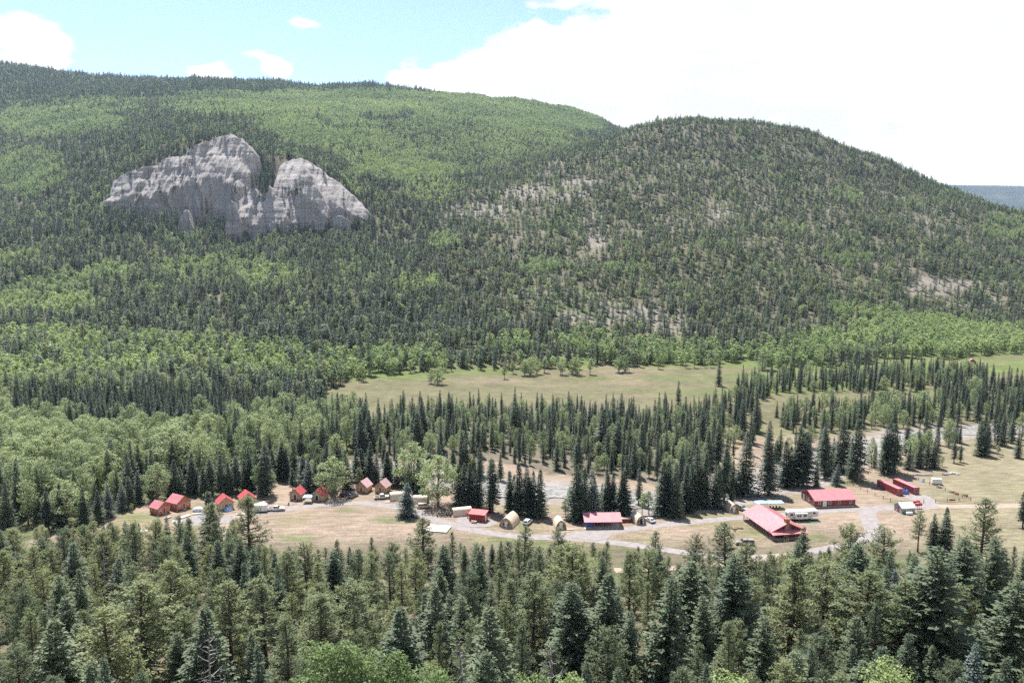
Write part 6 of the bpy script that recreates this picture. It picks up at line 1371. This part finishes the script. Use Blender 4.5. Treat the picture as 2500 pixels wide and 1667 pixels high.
f = fence('fence', [c6(*q) for q in ((1335,692),(1470,684),(1605,676),(1740,666))], 'low rail fence with a brown board beside the dirt track', h=1.4)
a = at(*c6(1490, 683)) - f.location; MB().box(a.x, a.x + 2.2, a.y - .18, a.y - .12, .55, 1.1).build('board', RED_WALL, f)
fence('fence', [c6(*q) for q in ((1265,484),(1350,520),(1445,553),(1545,594),(1645,632),(1740,666))], 'diagonal rail fence with gear along it, right of the containers', h=1.3)
fence('fence', [c6(*q) for q in ((1015,384),(1080,412),(1140,436),(1205,450))], 'short diagonal rail fence near the log pile', h=1.3)
# logs and stones
def logpile(px, py, label, n, L, spread, seed):
    rg = random.Random(seed); e = thing('log_pile', label, 'log pile', px, py, 0, 'log piles')
    for i in range(n):
        x, y = rg.uniform(-spread, spread), rg.uniform(-.9, .9); a = rg.gauss(0, .16); l_ = L * rg.uniform(.6, 1.1); z = .14 + .22 * rg.randrange(2)
        MB().bar((x - l_/2 * math.cos(a), y - l_/2 * math.sin(a), z), (x + l_/2 * math.cos(a), y + l_/2 * math.sin(a), z + .05), rg.uniform(.10, .16), 7).build('log', M_DEAD, e)
logpile(2247, 1160, 'grey logs stacked loosely beyond the containers', 9, 6.0, 2.0, 3); logpile(2312, 1159, 'short jumbled logs left of the stone heap', 10, 2.6, 1.6, 4)
def stones(px, py, label, n, sp, seed, mat, r=(.18, .45)):
    rg = random.Random(seed); e = thing('stone_heap', label, 'stone heap', px, py)
    for i in range(n):
        a, d = rg.random() * 6.28, sp * math.sqrt(rg.random()); rr = rg.uniform(*r); z = rr * .5 + .55 * max(0, 1 - d / sp) * rg.random()
        mb = MB(); g = bmesh.ops.create_icosphere(mb.bm, subdivisions=1, radius=rr)
        for v in mb.bm.verts: v.co = Vector((v.co.x * rg.uniform(.8, 1.3), v.co.y * rg.uniform(.8, 1.2), v.co.z * rg.uniform(.6, .9))) + Vector((d * math.cos(a) * 1.5, d * math.sin(a) * .8, z))
        mb.build('stone', mat, e)
COBBLE = pmat('pale_stone', (.50, .47, .44), (.36, .33, .31), 1.2, .9)
stones(2328, 1156, 'heap of pale stones in the right field beside short logs', 46, 2.2, 8, COBBLE)
# odd gear along the fence
for i, (u, v, lab, mt) in enumerate(((1390, 520, 'small grey implement on the fence nearest the white cargo trailer', STEEL), (1520, 570, 'grey mower-like implement beside the diagonal fence', STEEL), (1575, 592, 'red implement beside the diagonal fence', FUELRED), (1680, 618, 'dark flat implement at the lower end of the diagonal fence', BLACK))):
    e = thing('farm_implement', lab, 'implement', *c6(u, v), 20 + 35 * i)
    MB().box(-.8, .8, -.35, .35, .35, .65, None, .05).build('body', mt, e); MB().bar((.7, 0, .5), (1.7, 0, .35), .05, 5).build('drawbar', STEEL, e); wheels(e, (-.4,), 1.2, .32)
    MB().bar((-.5, 0, .65), (-.8, 0, 1.2), .04, 5).bar((-.8, -.4, 1.2), (-.8, .4, 1.2), .04, 5).build('handle', STEEL, e)
# small far cabin at the meadow's edge
cabin(2372, 890, -20, 'small red cabin far off at the edge of the right-hand meadow', RED_WALL, RED_ROOF, 5.0, 6.0, 2.6, 4.6, group=None)
# ---------------------------------------------------------------- people
def person(px, py, rz, label, shirt, trousers, hair, arms=0.0, h=1.75):
    p = at(px, py); me = bpy.data.meshes.new('person'); k = h / 1.75
    J = [((0, 0, .95), .15), ((0, 0, 1.15), .15), ((0, 0, 1.38), .17), ((0, 0, 1.50), .065), ((0, -.01, 1.58), .085), ((0, -.015, 1.70), .085),
         ((.10, 0, .90), .10), ((.11, -.02, .50), .075), ((.11, .02, .10), .05), ((.11, -.12, .04), .045), ((-.10, 0, .90), .10), ((-.12, .03, .50), .075), ((-.13, .06, .10), .05), ((-.13, -.08, .04), .045),
         ((.19, 0, 1.40), .065), ((.26, .02, 1.14), .048), ((.27, -.10 - arms, .92 + arms), .036), ((.27, -.13 - arms, .84 + arms), .035), ((-.19, 0, 1.40), .065), ((-.26, .02, 1.14), .048), ((-.27, -.08, .90), .036), ((-.27, -.11, .82), .035)]
    E = [(0, 1), (1, 2), (2, 3), (3, 4), (4, 5), (0, 6), (6, 7), (7, 8), (8, 9), (0, 10), (10, 11), (11, 12), (12, 13), (2, 14), (14, 15), (15, 16), (16, 17), (2, 18), (18, 19), (19, 20), (20, 21)]
    me.from_pydata([tuple(c * k for c in j[0]) for j in J], E, []); o = bpy.data.objects.new('person', me); COL.objects.link(o)
    o.modifiers.new('skin', 'SKIN'); o.modifiers.new('sub', 'SUBSURF').levels = 1
    for v, j in zip(me.skin_vertices[0].data, J): v.radius = (j[1] * k, j[1] * k * .8)
    me.skin_vertices[0].data[0].use_root = True
    dg = bpy.context.evaluated_depsgraph_get(); m2 = bpy.data.meshes.new_from_object(o.evaluated_get(dg)); bpy.data.objects.remove(o)
    for nm, c in (('skin_tone', (.45, .29, .21)), ('shirt_%d' % px, shirt), ('trousers_%d' % px, trousers), ('hair_%d' % px, hair)): m2.materials.append(pmat(nm, c, None, 3, .8))
    for f in m2.polygons:
        c = f.center / k; f.use_smooth = True
        f.material_index = 3 if (c.z > 1.68 or (c.z > 1.56 and c.y > .02)) else (0 if c.z > 1.47 or (abs(c.x) > .2 and c.z < 1.18 + arms) else (1 if c.z > .93 else 2))
    o = link('person', m2, None, (p.x, p.y, float(height(p.x, p.y)) + .01), R(rz)); return tag(o, label, 'person', 'people by the minivan')
person(1062, 1241, 20, 'person in dark clothes standing right of the minivan, left of three', (.06, .06, .07), (.05, .05, .07), (.04, .03, .02))
person(1068, 1240, -40, 'person in a red shirt standing right of the minivan, middle of three', (.40, .07, .06), (.08, .09, .13), (.05, .035, .02), .1)
person(1072.5, 1239, -80, 'person in a dark red shirt standing right of the minivan, right of three', (.28, .05, .05), (.06, .06, .07), (.06, .04, .03))
# ---------------------------------------------------------------- the air
def haze():
    bm = bmesh.new(); bmesh.ops.create_cube(bm, size=1.0)
    x0, x1, y0, y1, z0, z1 = -3600, 9700, -450, 9700, -260, 820
    for v in bm.verts: v.co = Vector((x0 if v.co.x < 0 else x1, y0 if v.co.y < 0 else y1, z0 if v.co.z < 0 else z1))
    me = bpy.data.meshes.new('haze'); bm.to_mesh(me); bm.free()
    m, n, l = new_mat('haze_air'); out = n.new('ShaderNodeOutputMaterial'); pv = n.new('ShaderNodeVolumePrincipled')
    pv.inputs['Color'].default_value = (0.62, 0.80, 1.0, 1); pv.inputs['Density'].default_value = HAZE_DENSITY; pv.inputs['Anisotropy'].default_value = 0.35
    l.new(pv.outputs[0], out.inputs['Volume']); me.materials.append(m)
    return tag(link('haze', me), 'thin blue haze filling the valley air', 'haze', kind='stuff')
haze()
